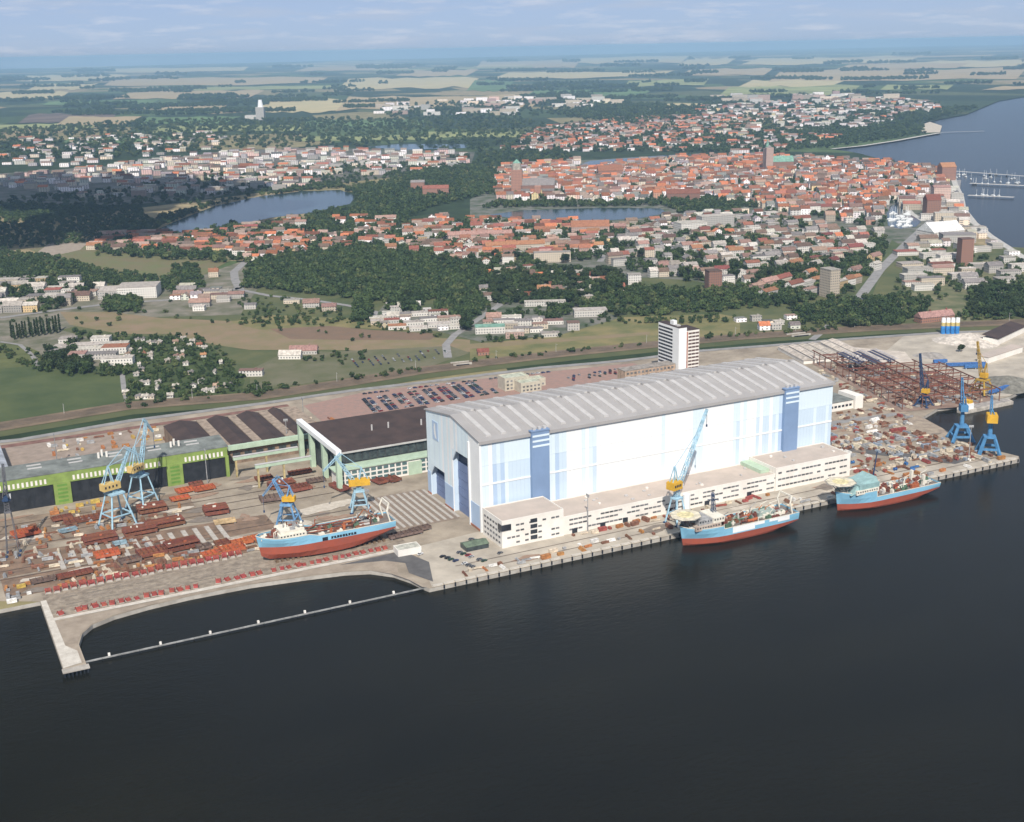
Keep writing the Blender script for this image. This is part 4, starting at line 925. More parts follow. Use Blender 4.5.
# clutter along the quay and on the pier: containers, crates, pipe stacks, reels
def proto_container(cname, m):
    mb = MB().box(-3, 3, -1.2, 1.2, 0, 2.5)
    for k in range(12): mb.box(-2.8 + .48 * k, -2.6 + .48 * k, -1.26, 1.26, .2, 2.3)
    return mb.mesh('container', m)
COLS = {'white': (0.72, 0.70, 0.66), 'blue': (0.06, 0.16, 0.40), 'red': (0.32, 0.09, 0.07), 'orange': (0.42, 0.19, 0.07), 'grey': (0.33, 0.33, 0.33), 'rust brown': (0.22, 0.11, 0.07), 'yellow': (0.55, 0.38, 0.1), 'cream': (0.6, 0.52, 0.4), 'steel blue': (0.30, 0.345, 0.40)}
CM = {k: mat('paint_' + k.replace(' ', '_'), c, rnd=.15, scale=.5) for k, c in COLS.items()}
CONT = {k: proto_container(k, m) for k, m in CM.items()}
CRATE = {k: MB().box(-1.3, 1.3, -1, 1, .15, 1.7).box(-1.35, -1.0, -1.05, 1.05, 0, 1.75).box(1.0, 1.35, -1.05, 1.05, 0, 1.75).mesh('crate', m) for k, m in CM.items()}
def pipes(m):
    mb = MB()
    for r in range(3):
        for q in range(4 - r): mb.tube((-3.5, -1.2 + .75 * q + .37 * r, .4 + .62 * r), (3.5, -1.2 + .75 * q + .37 * r, .4 + .62 * r), .36, 6)
    return mb.mesh('pipe_stack', m)
PIPE = {k: pipes(m) for k, m in CM.items()}
REEL = {k: MB().tube((0, -1.2, 1.4), (0, -.9, 1.4), 1.4, 12).tube((0, .9, 1.4), (0, 1.2, 1.4), 1.4, 12).tube((0, -.9, 1.4), (0, .9, 1.4), .8, 10).mesh('cable_reel', m) for k, m in CM.items()}
BEAM = {k: MB().box(-4.5, 4.5, -.9, -.3, .3, .9).box(-4.2, 4.6, .1, .7, .3, .9).box(-4, 4, -.5, .2, .92, 1.5).box(-3, -2.6, -1.2, 1.2, 0, .29).box(2.6, 3, -1.2, 1.2, 0, .29).mesh('beam_stack', m) for k, m in CM.items()}
KINDS = {'container': (CONT, 'container', 'ribbed {} shipping container'), 'crate': (CRATE, 'crate', '{} framed crate'), 'pipe_stack': (PIPE, 'pipes', 'stack of {} pipes'), 'cable_reel': (REEL, 'reel', '{} cable reel'), 'beam_stack': (BEAM, 'beams', 'stack of {} steel beams')}
def clutter(poly, n, where, kinds, cols, rzs=(0, 90), jitter=9, gap=3.2, sc_=(.7, 1.1)):
    pts = []; xs_ = [p[0] for p in poly]; ys_ = [p[1] for p in poly]; tries = 0
    while len(pts) < n and tries < n * 30:
        tries += 1; x = random.uniform(min(xs_), max(xs_)); y = random.uniform(min(ys_), max(ys_))
        if not inside(poly, x, y) or any(abs(x - a) < gap * 1.5 and abs(y - b) < gap for a, b in pts): continue
        pts.append((x, y)); kn = random.choice(kinds); c = random.choice(cols); d, cat, ph_ = KINDS[kn]
        lb = (ph_.format(c) + ' ' + where)
        o = link(kn, d[c], None, (x, y, .28), R(random.choice(rzs) + random.uniform(-jitter, jitter)), (random.uniform(*sc_),) * 3)
        tag(o, lb, cat, lb)
pier = [(322, 4), (372, -46), (426, -60), (426, -20), (418, 18), (428, 44), (440, 58), (440, 68), (326, 80)]
clutter(pier, 270, 'in the crowded store on the pier', ['crate', 'crate', 'pipe_stack', 'beam_stack', 'cable_reel', 'container'], ['grey', 'steel blue', 'rust brown', 'cream', 'cream', 'rust brown', 'rust brown', 'cream', 'grey', 'white', 'red'], gap=2.2, sc_=(.7, 1.35))
clutter([(322, 84), (440, 80), (448, 96), (326, 106)], 36, 'beside the navy crane and white stores', ['beam_stack', 'pipe_stack', 'crate'], ['rust brown', 'rust brown', 'cream', 'grey'])
clutter([(296, 2), (318, 4), (360, -50), (300, -44)], 40, 'behind the turquoise ship', ['container', 'crate', 'beam_stack', 'cable_reel'], ['red', 'orange', 'white', 'blue', 'cream', 'rust brown'])
clutter([(-44, -52), (-40, -62), (420, -64), (420, -58), (296, -54)], 62, 'along the quay edge', ['crate', 'beam_stack', 'container', 'pipe_stack'], ['white', 'cream', 'white', 'orange', 'grey', 'rust brown'])
clutter([(46, -36), (46, -40), (215, -40), (215, -36)], 26, 'under the office wing windows', ['beam_stack', 'crate', 'container'], ['orange', 'rust brown', 'red', 'cream'])
clutter([(-240, 76), (-150, 60), (-150, 46), (-270, 46)], 95, 'above the row of red winches', ['beam_stack', 'pipe_stack', 'crate'], ['rust brown', 'rust brown', 'orange', 'cream', 'rust brown', 'grey'], gap=2.2)
clutter([(-300, 125), (-215, 120), (-190, 84), (-300, 80)], 80, 'near the dark lattice crane', ['beam_stack', 'crate', 'pipe_stack'], ['rust brown', 'grey', 'rust brown', 'cream'], gap=2.4)
clutter([(-285, 176), (-170, 170), (-165, 125), (-285, 130)], 70, 'under the twin luffing cranes', ['beam_stack', 'crate', 'pipe_stack'], ['rust brown', 'grey', 'rust brown', 'cream', 'orange'], gap=2.4)
clutter([(-150, 62), (-60, 60), (-60, 42), (-148, 44)], 60, 'inland of the slipway ship', ['beam_stack', 'pipe_stack', 'crate'], ['rust brown', 'cream', 'orange', 'grey'])
clutter([(-254, 196), (-215, 196), (-215, 178), (-254, 178)], 14, 'before the black doors', ['container', 'crate'], ['yellow', 'orange', 'yellow'])
clutter([(-240, 372), (-140, 372), (-140, 300), (-240, 300)], 46, 'behind the lime green hall', ['container', 'crate', 'beam_stack'], ['yellow', 'orange', 'white', 'rust brown', 'grey', 'cream'])
clutter([(-30, 330), (0, 330), (0, 280), (-30, 270)], 22, 'between workshop and car park', ['beam_stack', 'container', 'pipe_stack'], ['orange', 'orange', 'rust brown', 'cream'])
clutter([(-300, 62), (-283, 62), (-283, 36), (-300, 36)], 10, 'at the grey slipway end', ['crate', 'container'], ['orange', 'yellow', 'white', 'grey'])

# ================================================================== steel frame, gravel quay, sheds
FA = R(-14.7)
sf = thing('open_steel_hall', 'large rusty open steel frame of columns and beams beyond the pier', 'frame', (452, 82, .2), FA)
M_fr = mat('frame_rust', (0.22, 0.10, 0.07), scale=.2, col2=(0.15, 0.07, 0.05))
cmesh = MB().box(-.32, .32, -.32, .32, 0, 11.5).mesh('column', M_fr)
for r in range(6):
    L_ = 186 - 16 * r
    for k in range(int(L_ / 13) + 1): link('column', cmesh, sf, (19 * r, 13 * k, 0))
    MB().box(19 * r - .45, 19 * r + .45, -1, L_, 11.52, 12.4).build('runway_beam', M_fr, sf)
    if r < 5:
        for k in range(int((L_ - 10) / 6)):
            if random.random() < .6: MB().box(19 * r + .5, 19 * r + 18.5, 6 * k, 6 * k + .45, 10.9 + random.uniform(-.7, .2), 11.5).build('cross_beam', random.choice((M_fr, M_rust, M_rust)), sf)
        for k in range(9):
            if random.random() < .8:
                y = random.uniform(0, L_ - 25); MB().bar((19 * r + 1, y, 11), (19 * r + 18, y + 18, 11), .4).build('diagonal', M_fr, sf)
for k in range(9):
    x = 16 + 5.5 * k; y = 118 + 4 * (k % 3)
    MB().box(x, x + 3.6, y, y + 46, 12.5, 12.8).build('roof_sheet', (mat('roof_sheet_navy', (0.07, 0.07, 0.11)), mat('roof_sheet_pale', (0.46, 0.42, 0.40)))[k % 3 == 2], sf)
def fpt(x, y): return 452 + x * math.cos(FA) - y * math.sin(FA), 82 + x * math.sin(FA) + y * math.cos(FA)
sheet('rusty_floor', [fpt(-6, -6), fpt(98, -6), fpt(98, 110), fpt(-4, 188)], .3, mat('rusty_floor', (0.31, 0.225, 0.175), scale=.06, col2=(0.2, 0.13, 0.10), detail=9))
clutter([fpt(2, 2), fpt(94, 2), fpt(94, 100), fpt(2, 176)], 200, 'inside the rusty steel frame', ['beam_stack', 'crate', 'pipe_stack'], ['rust brown', 'rust brown', 'rust brown', 'grey', 'cream'], gap=2.6)
clutter([fpt(-22, 4), fpt(-8, 2), fpt(-8, 150), fpt(-22, 130)], 40, 'beside the rusty steel frame', ['beam_stack', 'pipe_stack', 'crate'], ['rust brown', 'cream', 'red', 'grey'])
for i, (u, v) in enumerate(((806, 356), (816, 355), (826, 354), (838, 352), (846, 350), (795, 357))):
    x, y = G(u, v); s = thing('storage_shed', 'long low pale roofed storage shed behind the rusty steel frame', 'shed', (x, y, .2), FA, 'pale storage sheds behind the steel frame')
    MB().box(-5, 5, -32, 32, 0, 4).build('wall', M_cream, s)
    MB().add([(-5.4, -33, 4.01), (5.4, -33, 4.01), (0, -33, 5.6), (-5.4, 33, 4.01), (5.4, 33, 4.01), (0, 33, 5.6)], [(0, 1, 2), (3, 5, 4), (0, 2, 5, 3), (1, 4, 5, 2), (0, 3, 4, 1)]).build('roof', mat('shed_roof_pale', (0.52, 0.46, 0.39), rnd=.1), s)
sx, sy = G(948, 334)
for k in range(4):
    s = thing('cement_silo', 'blue, yellow and white banded cement silo standing in a row by the railway', 'silo', (sx + 5.2 * k * .86 - 4, sy - 5.2 * k * .5 + 4, 0), 0, 'banded cement silos by the railway')
    MB().cyl(0, 0, 0, 9, 2.4, 14).build('lower_shell', mat('silo_blue', (0.04, 0.22, 0.55)), s); MB().cyl(0, 0, 9.02, 13, 2.4, 14).build('band', mat('silo_yellow', (0.62, 0.5, 0.2)), s)
    MB().cyl(0, 0, 13.02, 18, 2.4, 14, 2.1).build('upper_shell', M_white, s)
def heap(label, u, v, r, h, m):
    x, y = G(u, v); n, rr = 22, 7; vs_ = [(0, 0, h)]; fs_ = []
    for j in range(1, rr + 1):
        for i in range(n):
            a = 2 * math.pi * i / n; q = r * j / rr * (1 + .14 * math.sin(3 * a + u) + random.uniform(-.04, .04))
            vs_.append((q * math.cos(a), q * math.sin(a), max(-.1, h * (1 - (j / rr)) * (1 + random.uniform(-.08, .08)) if j < rr else -.1)))
    for i in range(n): fs_.append((0, 1 + i, 1 + (i + 1) % n))
    for j in range(rr - 1):
        for i in range(n): fs_.append((1 + j * n + i, 1 + (j + 1) * n + i, 1 + (j + 1) * n + (i + 1) % n, 1 + j * n + (i + 1) % n))
    tag(MB().add(vs_, fs_).build('gravel_heap', m, None, (x, y, .2)), label, 'heap')
heap('wide whitish sand heap beside the banded silos', 968, 341, 34, 9, mat('white_sand', (0.58, 0.52, 0.45), scale=.2))
heap('broad dark grey gravel heap at the quay beyond the yellow crane', 1008, 385, 30, 9, mat('dark_gravel', (0.20, 0.19, 0.16), scale=.2))
heap('small grey gravel heap at the concrete yard', 930, 356, 16, 4, mat('mid_gravel', (0.34, 0.31, 0.28), scale=.2))
heap('beige sand heap near the dark roofed depot', 990, 338, 18, 5, mat('beige_sand', (0.48, 0.40, 0.30), scale=.2))
bx, by = G(981, 407.5, -2.5); ang = math.atan2(G(1009, 397)[1] - G(972, 404.5)[1], G(1009, 397)[0] - G(972, 404.5)[0])
bg_ = thing('gravel_barge', 'long pale barge with orange and white deckhouse moored across the basin', 'barge', (bx, by - 2, -2.5), ang)
MB().prism([(-30, -2), (-26, -6), (32, -6), (34, 0), (32, 6), (-26, 6), (-30, 2)], -1, 3).build('hull', mat('barge_grey', (0.46, 0.42, 0.36)), bg_)
MB().box(-12, 30, -4.6, 4.6, 3.02, 3.6).build('hatch', mat('barge_hatch', (0.36, 0.33, 0.30)), bg_)
h_ = MB().box(-25, -16, -4, 4, 3.02, 8).build('deckhouse', M_white, bg_); MB().box(-22, -17, -3.5, 3.5, 8.02, 10.5).build('wheelhouse', M_yel, h_)
for i, (u, v, l, a) in enumerate(((966, 367, 40, -24), (975, 369, 22, -24), (1000, 392, 34, 12), (940, 364, 14, -20))):
    x, y = G(u, v)
    o = thing('conveyor', ['long navy blue conveyor bridge lying on the gravel quay', 'short navy conveyor bridge beside a longer one', 'bright blue conveyor with frame legs at the basin edge', 'small blue conveyor box near the pale slab yard'][i], 'conveyor', (x, y, .2), R(a))
    MB().box(-l / 2, l / 2, -1.6, 1.6, 1.6, 4.4).build('housing', CM['blue'], o)
    for q in (-l / 2 + 1.5, 0, l / 2 - 1.5): MB().box(q - .4, q + .4, -1.4, 1.4, 0, 1.58).build('trestle', CM['steel blue'], o)
x, y = G(1004, 338); dp = thing('depot', 'long white depot with black roof near the gravel heaps', 'depot', (x, y, .2), R(22))
MB().box(-40, 40, -8, 8, 0, 7).build('wall', M_cream, dp); MB().add([(-41, -9, 7.02), (41, -9, 7.02), (41, 9, 10), (-41, 9, 10), (-41, -9, 7.5), (41, -9, 7.5), (41, 9, 10.5), (-41, 9, 10.5)], [(0, 3, 2, 1), (4, 5, 6, 7), (0, 1, 5, 4), (1, 2, 6, 5), (2, 3, 7, 6), (3, 0, 4, 7)]).build('roof', M_bitum, dp)
x, y = G(1000, 357); dp = thing('white_depot', 'low white depot shed standing alone on the concrete gravel yard', 'depot', (x, y, .2), R(14))
MB().box(-34, 34, -6, 6, 0, 6).build('wall', M_cream, dp); MB().box(-34.5, 34.5, -6.5, 6.5, 6.02, 6.6).build('roof', M_paler, dp)

# ================================================================== cars
CARC = {'white': (0.72, 0.72, 0.72), 'silver': (0.42, 0.43, 0.45), 'black': (0.02, 0.02, 0.022), 'dark blue': (0.03, 0.05, 0.14), 'red': (0.32, 0.03, 0.03), 'dark green': (0.03, 0.08, 0.05), 'grey': (0.16, 0.165, 0.175)}
def car_mesh(c, m):
    mb = MB()
    mb.add([(-2.15, -.85, .35), (2.15, -.85, .35), (2.15, .85, .35), (-2.15, .85, .35), (-2.1, -.85, .95), (2.05, -.8, .85), (2.05, .8, .85), (-2.1, .85, .95)], [(0, 3, 2, 1), (4, 5, 6, 7), (0, 1, 5, 4), (1, 2, 6, 5), (2, 3, 7, 6), (3, 0, 4, 7)], 0)
    mb.add([(-1.7, -.78, .93), (.95, -.78, .9), (.95, .78, .9), (-1.7, .78, .93), (-1.2, -.62, 1.45), (.3, -.62, 1.45), (.3, .62, 1.45), (-1.2, .62, 1.45)], [(0, 1, 5, 4), (1, 2, 6, 5), (2, 3, 7, 6), (3, 0, 4, 7)], 1)
    mb.add([(-1.2, -.62, 1.46), (.3, -.62, 1.46), (.3, .62, 1.46), (-1.2, .62, 1.46)], [(0, 1, 2, 3)], 0)
    for x in (-1.35, 1.35):
        for y in (-.8, .8): mb.tube((x, y - .1, .33), (x, y + .1, .33), .33, 8, 2)
    return mb.mesh('parked_car', [m, M_dark, M_blk])
CARS = {c: car_mesh(c, mat('car_' + c.replace(' ', '_'), k, rough=.3, spec=.5)) for c, k in CARC.items()}
CW = ['black', 'black', 'dark blue', 'dark blue', 'grey', 'silver', 'white', 'red', 'dark green', 'grey']
ncar = 0
def car(x, y, a, where, z=.24):
    global ncar; ncar += 1; c = random.choice(CW); lb = f'{c} car parked {where}'
    tag(link('parked_car', CARS[c], None, (x, y, z), a), lb, 'car', lb)
for r in range(9):                                       # brick-paved car park
    x0 = 42 + 15.5 * r
    for k in range(11):
        for q in (0, 5.4):
            if random.random() < .85 and not (168 < x0 + q + .6 * k < 226): car(x0 + q + .6 * k, 316 + 4.6 * k + r * .3, R(random.choice((0, 180)) + 4), 'on the red brick car park')
for k in range(52):
    if random.random() < .7: car(252 + 3.0 * (k % 26), 322 + 10 * (k // 26) + 5 * (k % 2), R(86), 'between the canteen and the tan annexe')
for k in range(36):
    if random.random() < .75: car(50 + 5.6 * k, 392 - .09 * k * 5.6 + random.uniform(-.5, .5) - 11, R(-4), 'along the road behind the yard')
for r in range(5):
    for k in range(13):
        if random.random() < .7:
            u = 352 + 7.6 * k + r * 1.5; x, y = G(u, 364 - .85 * k + r * 1.8 - 4); car(x, y, R(80), 'on the waste ground beyond the railway', .4)
for i, (x, y) in enumerate([(-29, -26), (-27.6, -29.5), (-26.2, -33), (-24.8, -36.5), (-22, -43), (-20.6, -46.5), (-41, -27), (-39.6, -30.5), (-38.2, -34), (-36.8, -37.5), (-34, -44.5), (-32.6, -48), (-31.2, -51.5), (-52, -16), (-12, -9), (-10.6, -12.5), (-6, -40)]):
    car(x + random.uniform(-.5, .5), y, R(15 + random.uniform(-5, 5)), 'on the open apron by the office wing', .34)

# floodlight masts of the yard
fm = MB().cyl(0, 0, 0, 27, .42, 8, .2).box(-1.8, 1.8, -.3, .3, 26.2, 27.6).bar((-1.8, 0, 25.6), (1.8, 0, 25.6), .25).mesh('floodlight_mast', M_steel)
for i, (x, y, w_) in enumerate(((-300, 150, 'at the slipway end by the dark lattice crane'), (-140, 196, 'before the last black door of the lime green hall'), (-62, 244, 'behind the gantry portal'), (-30, 300, 'between workshop and car park'), (62, -36, 'by the stepped end of the office wing'),
                               (330, 96, 'beside the white stores building'), (398, -48, 'at the pier edge by the strong blue cranes'), (-64, 48, 'at the stern of the slipway ship'), (-236, 300, 'behind the lime green hall roof'))):
    tag(link('floodlight_mast', fm, None, (x, y, .2), random.uniform(0, 3)), 'tall grey floodlight mast ' + w_, 'mast')

# ================================================================== lineside
mm_ = MB().cyl(0, 0, 0, 9.5, .22, 6, .14).bar((0, 0, 8.4), (0, -3.6, 8.9), .16).bar((0, 0, 7.4), (0, -3.2, 8.8), .12).mesh('catenary_mast', M_hskl)
for i in range(len(rail_pts) - 1):
    (ax, ay), (bx_, by_) = rail_pts[i], rail_pts[i + 1]; L_ = math.hypot(bx_ - ax, by_ - ay); n = max(1, int(L_ / 55))
    for k in range(n):
        t = k / n; x, y = ax + (bx_ - ax) * t, ay + (by_ - ay) * t + 9
        if in_view(x, y): tag(link('catenary_mast', mm_, None, (x, y, .4)), 'slender grey mast with bracket beside the railway', 'mast', 'masts along the railway')
M_rl = mat('rail_steel', (0.20, 0.15, 0.12), metal=.3, rough=.5)
for off in (-6, -1.5, 3, 7.5):
    for g_ in (-.72, .72): sheet('railway_line', strip([(p[0], p[1] + off + g_) for p in rail_pts], .5), .62, M_rl)
for u, v, l, nm in ((462, 365, 20, 'pale concrete underpass bridge by the curved town road'), (800, 336, 24, 'pale concrete underpass bridge near the pale storage sheds')):
    x, y = G(u, v); o = thing('underpass_bridge', nm, 'bridge', (x, y, .3), R(-8))
    MB().box(-l / 2, l / 2, -3, -1.6, .3, 2.2).build('parapet', M_conc, o); MB().box(-l / 2, l / 2, 8, 9.4, .3, 1.6).build('parapet', M_conc, o); MB().box(-l / 2 + 3, l / 2 - 3, -3.4, -3.02, 0, 1.2).build('opening', M_blk, o)

# ================================================================== harbour
M_pr = mat('pier_concrete', (0.5, 0.48, 0.44))
for pts, w in ((((951, 171), (985, 173.5), (1040, 177.5)), 12), (((970, 183.5), (1040, 186.5)), 16), (((968, 195.5), (1014, 197.5)), 16), (((941, 132.5), (984, 131.2)), 10), (((905, 206.5), (912, 214), (924, 221.5)), 10)):
    sheet('harbour_mole', strip(px(*pts), w), .7, M_pr)
    a, b = px(pts[0], pts[-1])
sheet('sea_wall', strip(px((832, 149), (862, 146), (895, 141), (925, 135.5), (940, 133)), 16), .8, mat('sea_wall_stone', (0.55, 0.52, 0.46)))
sheet('beach', px((922, 133), (940, 132.5), (942, 126), (930, 122), (918, 126)), .9, mat('beach_sand', (0.55, 0.48, 0.38)))
sheet('harbour_quay', strip(px((951, 170), (955, 184), (961, 197), (963, 209), (974, 223), (990, 236), (1010, 249), (1030, 262)), 12), .6, M_pr)
bm = MB(); bm.prism([(-4.5, 0), (-2, -1.3), (4, -1.2), (4.4, 0), (4, 1.2), (-2, 1.3)], 0, 1.1); bm.box(-1.5, 2, -.8, .8, 1.1, 1.8); bm.bar((-.8, 0, 1.1), (-.8, 0, 11), .25); bmesh_ = bm.mesh('sailing_boat', M_white)
nb = 0
for u0, v0, u1, v1, n in ((888, 212, 912, 227, 34), (972, 181, 1022, 184, 12), (975, 193.5, 1012, 195.5, 9), (955, 173.5, 1022, 179, 16)):
    for k in range(n):
        u = random.uniform(u0, u1); v = random.uniform(v0, v1)
        x, y = G(u, v)
        if u0 == 888 and not inside(lakeH, x, y): continue
        lb = {888: 'white sailing boat moored in the round harbour basin', 972: 'white sailing boat moored at the wide harbour mole', 975: 'white sailing boat moored at the short harbour mole', 955: 'white sailing boat moored behind the long thin breakwater'}[u0]
        tag(link('sailing_boat', bmesh_, None, (x, y, .52 if u0 == 888 else -2.4), random.uniform(-.4, .4) + (0 if u0 == 888 else 1.2), (1.3,) * 3), lb, 'boat', lb)

# ================================================================== landmark buildings of the town
def wallmat(name, col, wincol=(0.07, 0.075, 0.085), sx=3.1, sz=3.3):
    """plaster with small far-off window openings, too small to tell apart one by one"""
    if name in MATS: return MATS[name]
    M = bpy.data.materials.new(name); M.use_nodes = True; n = M.node_tree.nodes; l = M.node_tree.links.new; b = n['Principled BSDF']; b.inputs['Roughness'].default_value = .85
    t = n.new('ShaderNodeTexCoord'); sp = n.new('ShaderNodeSeparateXYZ'); l(t.outputs['Object'], sp.inputs[0])
    ad = n.new('ShaderNodeMath'); ad.operation = 'ADD'; l(sp.outputs['X'], ad.inputs[0]); l(sp.outputs['Y'], ad.inputs[1])
    def frac(src, s, lo, hi):
        d = n.new('ShaderNodeMath'); d.operation = 'DIVIDE'; d.inputs[1].default_value = s; l(src, d.inputs[0])
        f = n.new('ShaderNodeMath'); f.operation = 'FRACT'; l(d.outputs[0], f.inputs[0])
        a = n.new('ShaderNodeMath'); a.operation = 'GREATER_THAN'; a.inputs[1].default_value = lo; l(f.outputs[0], a.inputs[0])
        c = n.new('ShaderNodeMath'); c.operation = 'LESS_THAN'; c.inputs[1].default_value = hi; l(f.outputs[0], c.inputs[0])
        m_ = n.new('ShaderNodeMath'); m_.operation = 'MULTIPLY'; l(a.outputs[0], m_.inputs[0]); l(c.outputs[0], m_.inputs[1]); return m_.outputs[0]
    w = n.new('ShaderNodeMath'); w.operation = 'MULTIPLY'; l(frac(ad.outputs[0], sx, .3, .68), w.inputs[0]); l(frac(sp.outputs['Z'], sz, .34, .78), w.inputs[1])
    mx_ = n.new('ShaderNodeMix'); mx_.data_type = 'RGBA'; mx_.inputs['B'].default_value = (*wincol, 1)
    oi = n.new('ShaderNodeObjectInfo'); hs = n.new('ShaderNodeHueSaturation'); hs.inputs['Color'].default_value = (*col, 1)
    mr = n.new('ShaderNodeMapRange'); mr.inputs['To Min'].default_value = .70; mr.inputs['To Max'].default_value = 1.28; l(oi.outputs['Random'], mr.inputs['Value']); l(mr.outputs['Result'], hs.inputs['Value'])
    l(hs.outputs['Color'], mx_.inputs['A']); l(w.outputs[0], mx_.inputs['Factor']); l(mx_.outputs['Result'], b.inputs['Base Color'])
    MATS[name] = M; return M
WALL = {'white': wallmat('wall_white', (0.58, 0.55, 0.50)), 'cream': wallmat('wall_cream', (0.48, 0.41, 0.32)), 'grey': wallmat('wall_grey', (0.40, 0.375, 0.34)), 'brick': wallmat('wall_brick', (0.32, 0.165, 0.115)), 'ochre': wallmat('wall_ochre', (0.50, 0.36, 0.19)), 'pink': wallmat('wall_pink', (0.48, 0.34, 0.28))}
ROOF = {'orange': mat('roof_orange', (0.30, 0.13, 0.078), rnd=.34, scale=.5), 'red': mat('roof_red', (0.225, 0.09, 0.062), rnd=.34, scale=.5), 'brown': mat('roof_brown', (0.17, 0.11, 0.085), rnd=.34, scale=.5),
        'rose': mat('roof_rose', (0.30, 0.19, 0.15), rnd=.34, scale=.5), 'grey': mat('roof_grey', (0.22, 0.20, 0.19), rnd=.2, scale=.5), 'pale': mat('roof_pale', (0.44, 0.40, 0.35), rnd=.28, scale=.3), 'white': mat('roof_white', (0.74, 0.73, 0.70), scale=.3), 'green': mat('roof_copper', (0.20, 0.36, 0.28), scale=.3)}
def shade(c, k): return tuple(min(.8, x * k * random.uniform(.94, 1.06)) for x in c)
_wc = {'white': (0.62, 0.59, 0.54), 'cream': (0.48, 0.41, 0.32), 'grey': (0.38, 0.355, 0.32), 'brick': (0.30, 0.165, 0.12), 'ochre': (0.46, 0.34, 0.19), 'pink': (0.44, 0.32, 0.27)}
_rc = {'orange': (0.37, 0.145, 0.07), 'red': (0.26, 0.10, 0.065), 'brown': (0.17, 0.11, 0.085), 'rose': (0.29, 0.205, 0.165), 'grey': (0.20, 0.185, 0.175), 'pale': (0.44, 0.40, 0.35), 'green': (0.20, 0.36, 0.28)}
WALLV = {k: [wallmat(f'wall_{k}_{i}', shade(c, q)) for i, q in enumerate((.72, .95, 1.15, 1.3))] for k, c in _wc.items()}
ROOFV = {k: [mat(f'roof_{k}_{i}', shade(c, q), scale=.5) for i, q in enumerate((.6, .85, 1.1, 1.35))] for k, c in _rc.items()}
CR = R(-26.7)                                            # the direction square to the line of sight
def gable_roof(w, l, h, rh, ov=.5):
    return MB().add([(-w / 2 - ov, -l / 2 - ov, h), (w / 2 + ov, -l / 2 - ov, h), (w / 2 + ov, l / 2 + ov, h), (-w / 2 - ov, l / 2 + ov, h), (-w / 2 - ov, 0, h + rh), (w / 2 + ov, 0, h + rh)], [(0, 1, 5, 4), (2, 3, 4, 5), (0, 4, 3), (1, 2, 5), (0, 3, 2, 1)])
def landmark(name, label, cat, u, v, w, l, h, rh, wall, roof, rot=0, chim=0, base=None):
    x, y = G(u, v); o = thing(name, label, cat, (x, y, .5), CR + R(rot))
    MB().box(-w / 2, w / 2, -l / 2, l / 2, 0, h).build('wall', WALL[wall], o)
    if rh > 0: r_ = gable_roof(w, l, h + .02, rh).build('roof', ROOF[roof], o)
    else: r_ = MB().box(-w / 2 - .3, w / 2 + .3, -l / 2 - .3, l / 2 + .3, h + .02, h + .8).build('roof', ROOF[roof], o)
    for k in range(chim): MB().cbox(-w / 2 + (k + .7) * w / chim, 0, h + max(rh, .8) - .6, 1.4, 1.2, 2.4).build('chimney', ROOF['red'], r_)
    return o
ch = landmark('brick_church', 'great brick church with square capped tower and grey green nave roof', 'church', 538, 196, 74, 24, 24, 15, 'brick', 'grey', -4)
MB().box(-58, -34, -12, 12, 0, 58).build('tower', WALL['brick'], ch); MB().cyl(-46, 0, 58, 72, 11, 8, 9.5).build('tower_lantern', mat('tower_stone', (0.40, 0.36, 0.30)), ch); MB().cyl(-46, 0, 72, 80, 9.5, 8, .8).build('tower_cap', ROOF['green'], ch)
MB().box(-36, 36, -22, -12.2, 0, 13).build('aisle', WALL['brick'], ch); MB().add([(-37, -23, 13), (37, -23, 13), (37, -12, 17), (-37, -12, 17)], [(0, 1, 2, 3)]).build('aisle_roof', ROOF['grey'], ch)
MB().box(-6, 8, -30, 30, 0, 24).build('transept', WALL['brick'], ch)
ch2 = landmark('twin_tower_church', 'brick church with twin towers and bright copper green nave roof', 'church', 782, 172, 52, 22, 26, 14, 'brick', 'green', 4)
for y_, hh in ((-9, 62), (9, 58)): MB().box(-46, -28, y_ - 8, y_ + 8, 0, hh).build('tower', WALL['pink'], ch2)
MB().cyl(-37, 9, 58, 82, 6, 8, .4).build('spire', ROOF['green'], ch2); MB().cyl(-37, -9, 62, 68, 7.5, 4, .5).build('tower_cap', ROOF['grey'], ch2)
landmark('brick_warehouse', 'tall brick harbour warehouse with bright orange roof', 'warehouse', 931, 216, 26, 24, 30, 10, 'brick', 'orange', 2)
landmark('brick_warehouse', 'brick warehouse with orange roof at the root of the long breakwater', 'warehouse', 946, 180, 34, 28, 30, 10, 'brick', 'orange', 6)
landmark('pink_warehouse', 'wide pinkish warehouse beside the brick harbour warehouse', 'warehouse', 940, 200, 34, 24, 26, 4, 'pink', 'rose', 0)
landmark('market_hall', 'broad hall with large white tent-like roof by the harbour road', 'hall', 940, 236, 62, 44, 10, 14, 'white', 'white', 22)
landmark('dark_roofed_hall', 'white walled hall with flat dark roof next to the white tent-like roof', 'hall', 957, 242, 52, 28, 13, 0, 'white', 'grey', -4)
landmark('brick_tower', 'slim brown brick tower block near the harbour road', 'tower', 964, 265, 18, 16, 38, 0, 'brick', 'brown', 6)
landmark('apartment_tower', 'pale ten storey apartment tower among the trees', 'tower', 829, 297, 15, 22, 36, 0, 'cream', 'pale', 24)
landmark('brick_block', 'plain square red brick block at the edge of the wood', 'building', 713, 290, 18, 18, 26, 0, 'brick', 'brown', 10)
landmark('white_block', 'white cubic house standing above the tree belt', 'building', 634, 286, 18, 14, 16, 0, 'white', 'pale', 4)
landmark('clinic_block', 'long white flat roofed block above the lake shore', 'building', 715, 228, 62, 26, 22, 0, 'white', 'pale', 16)
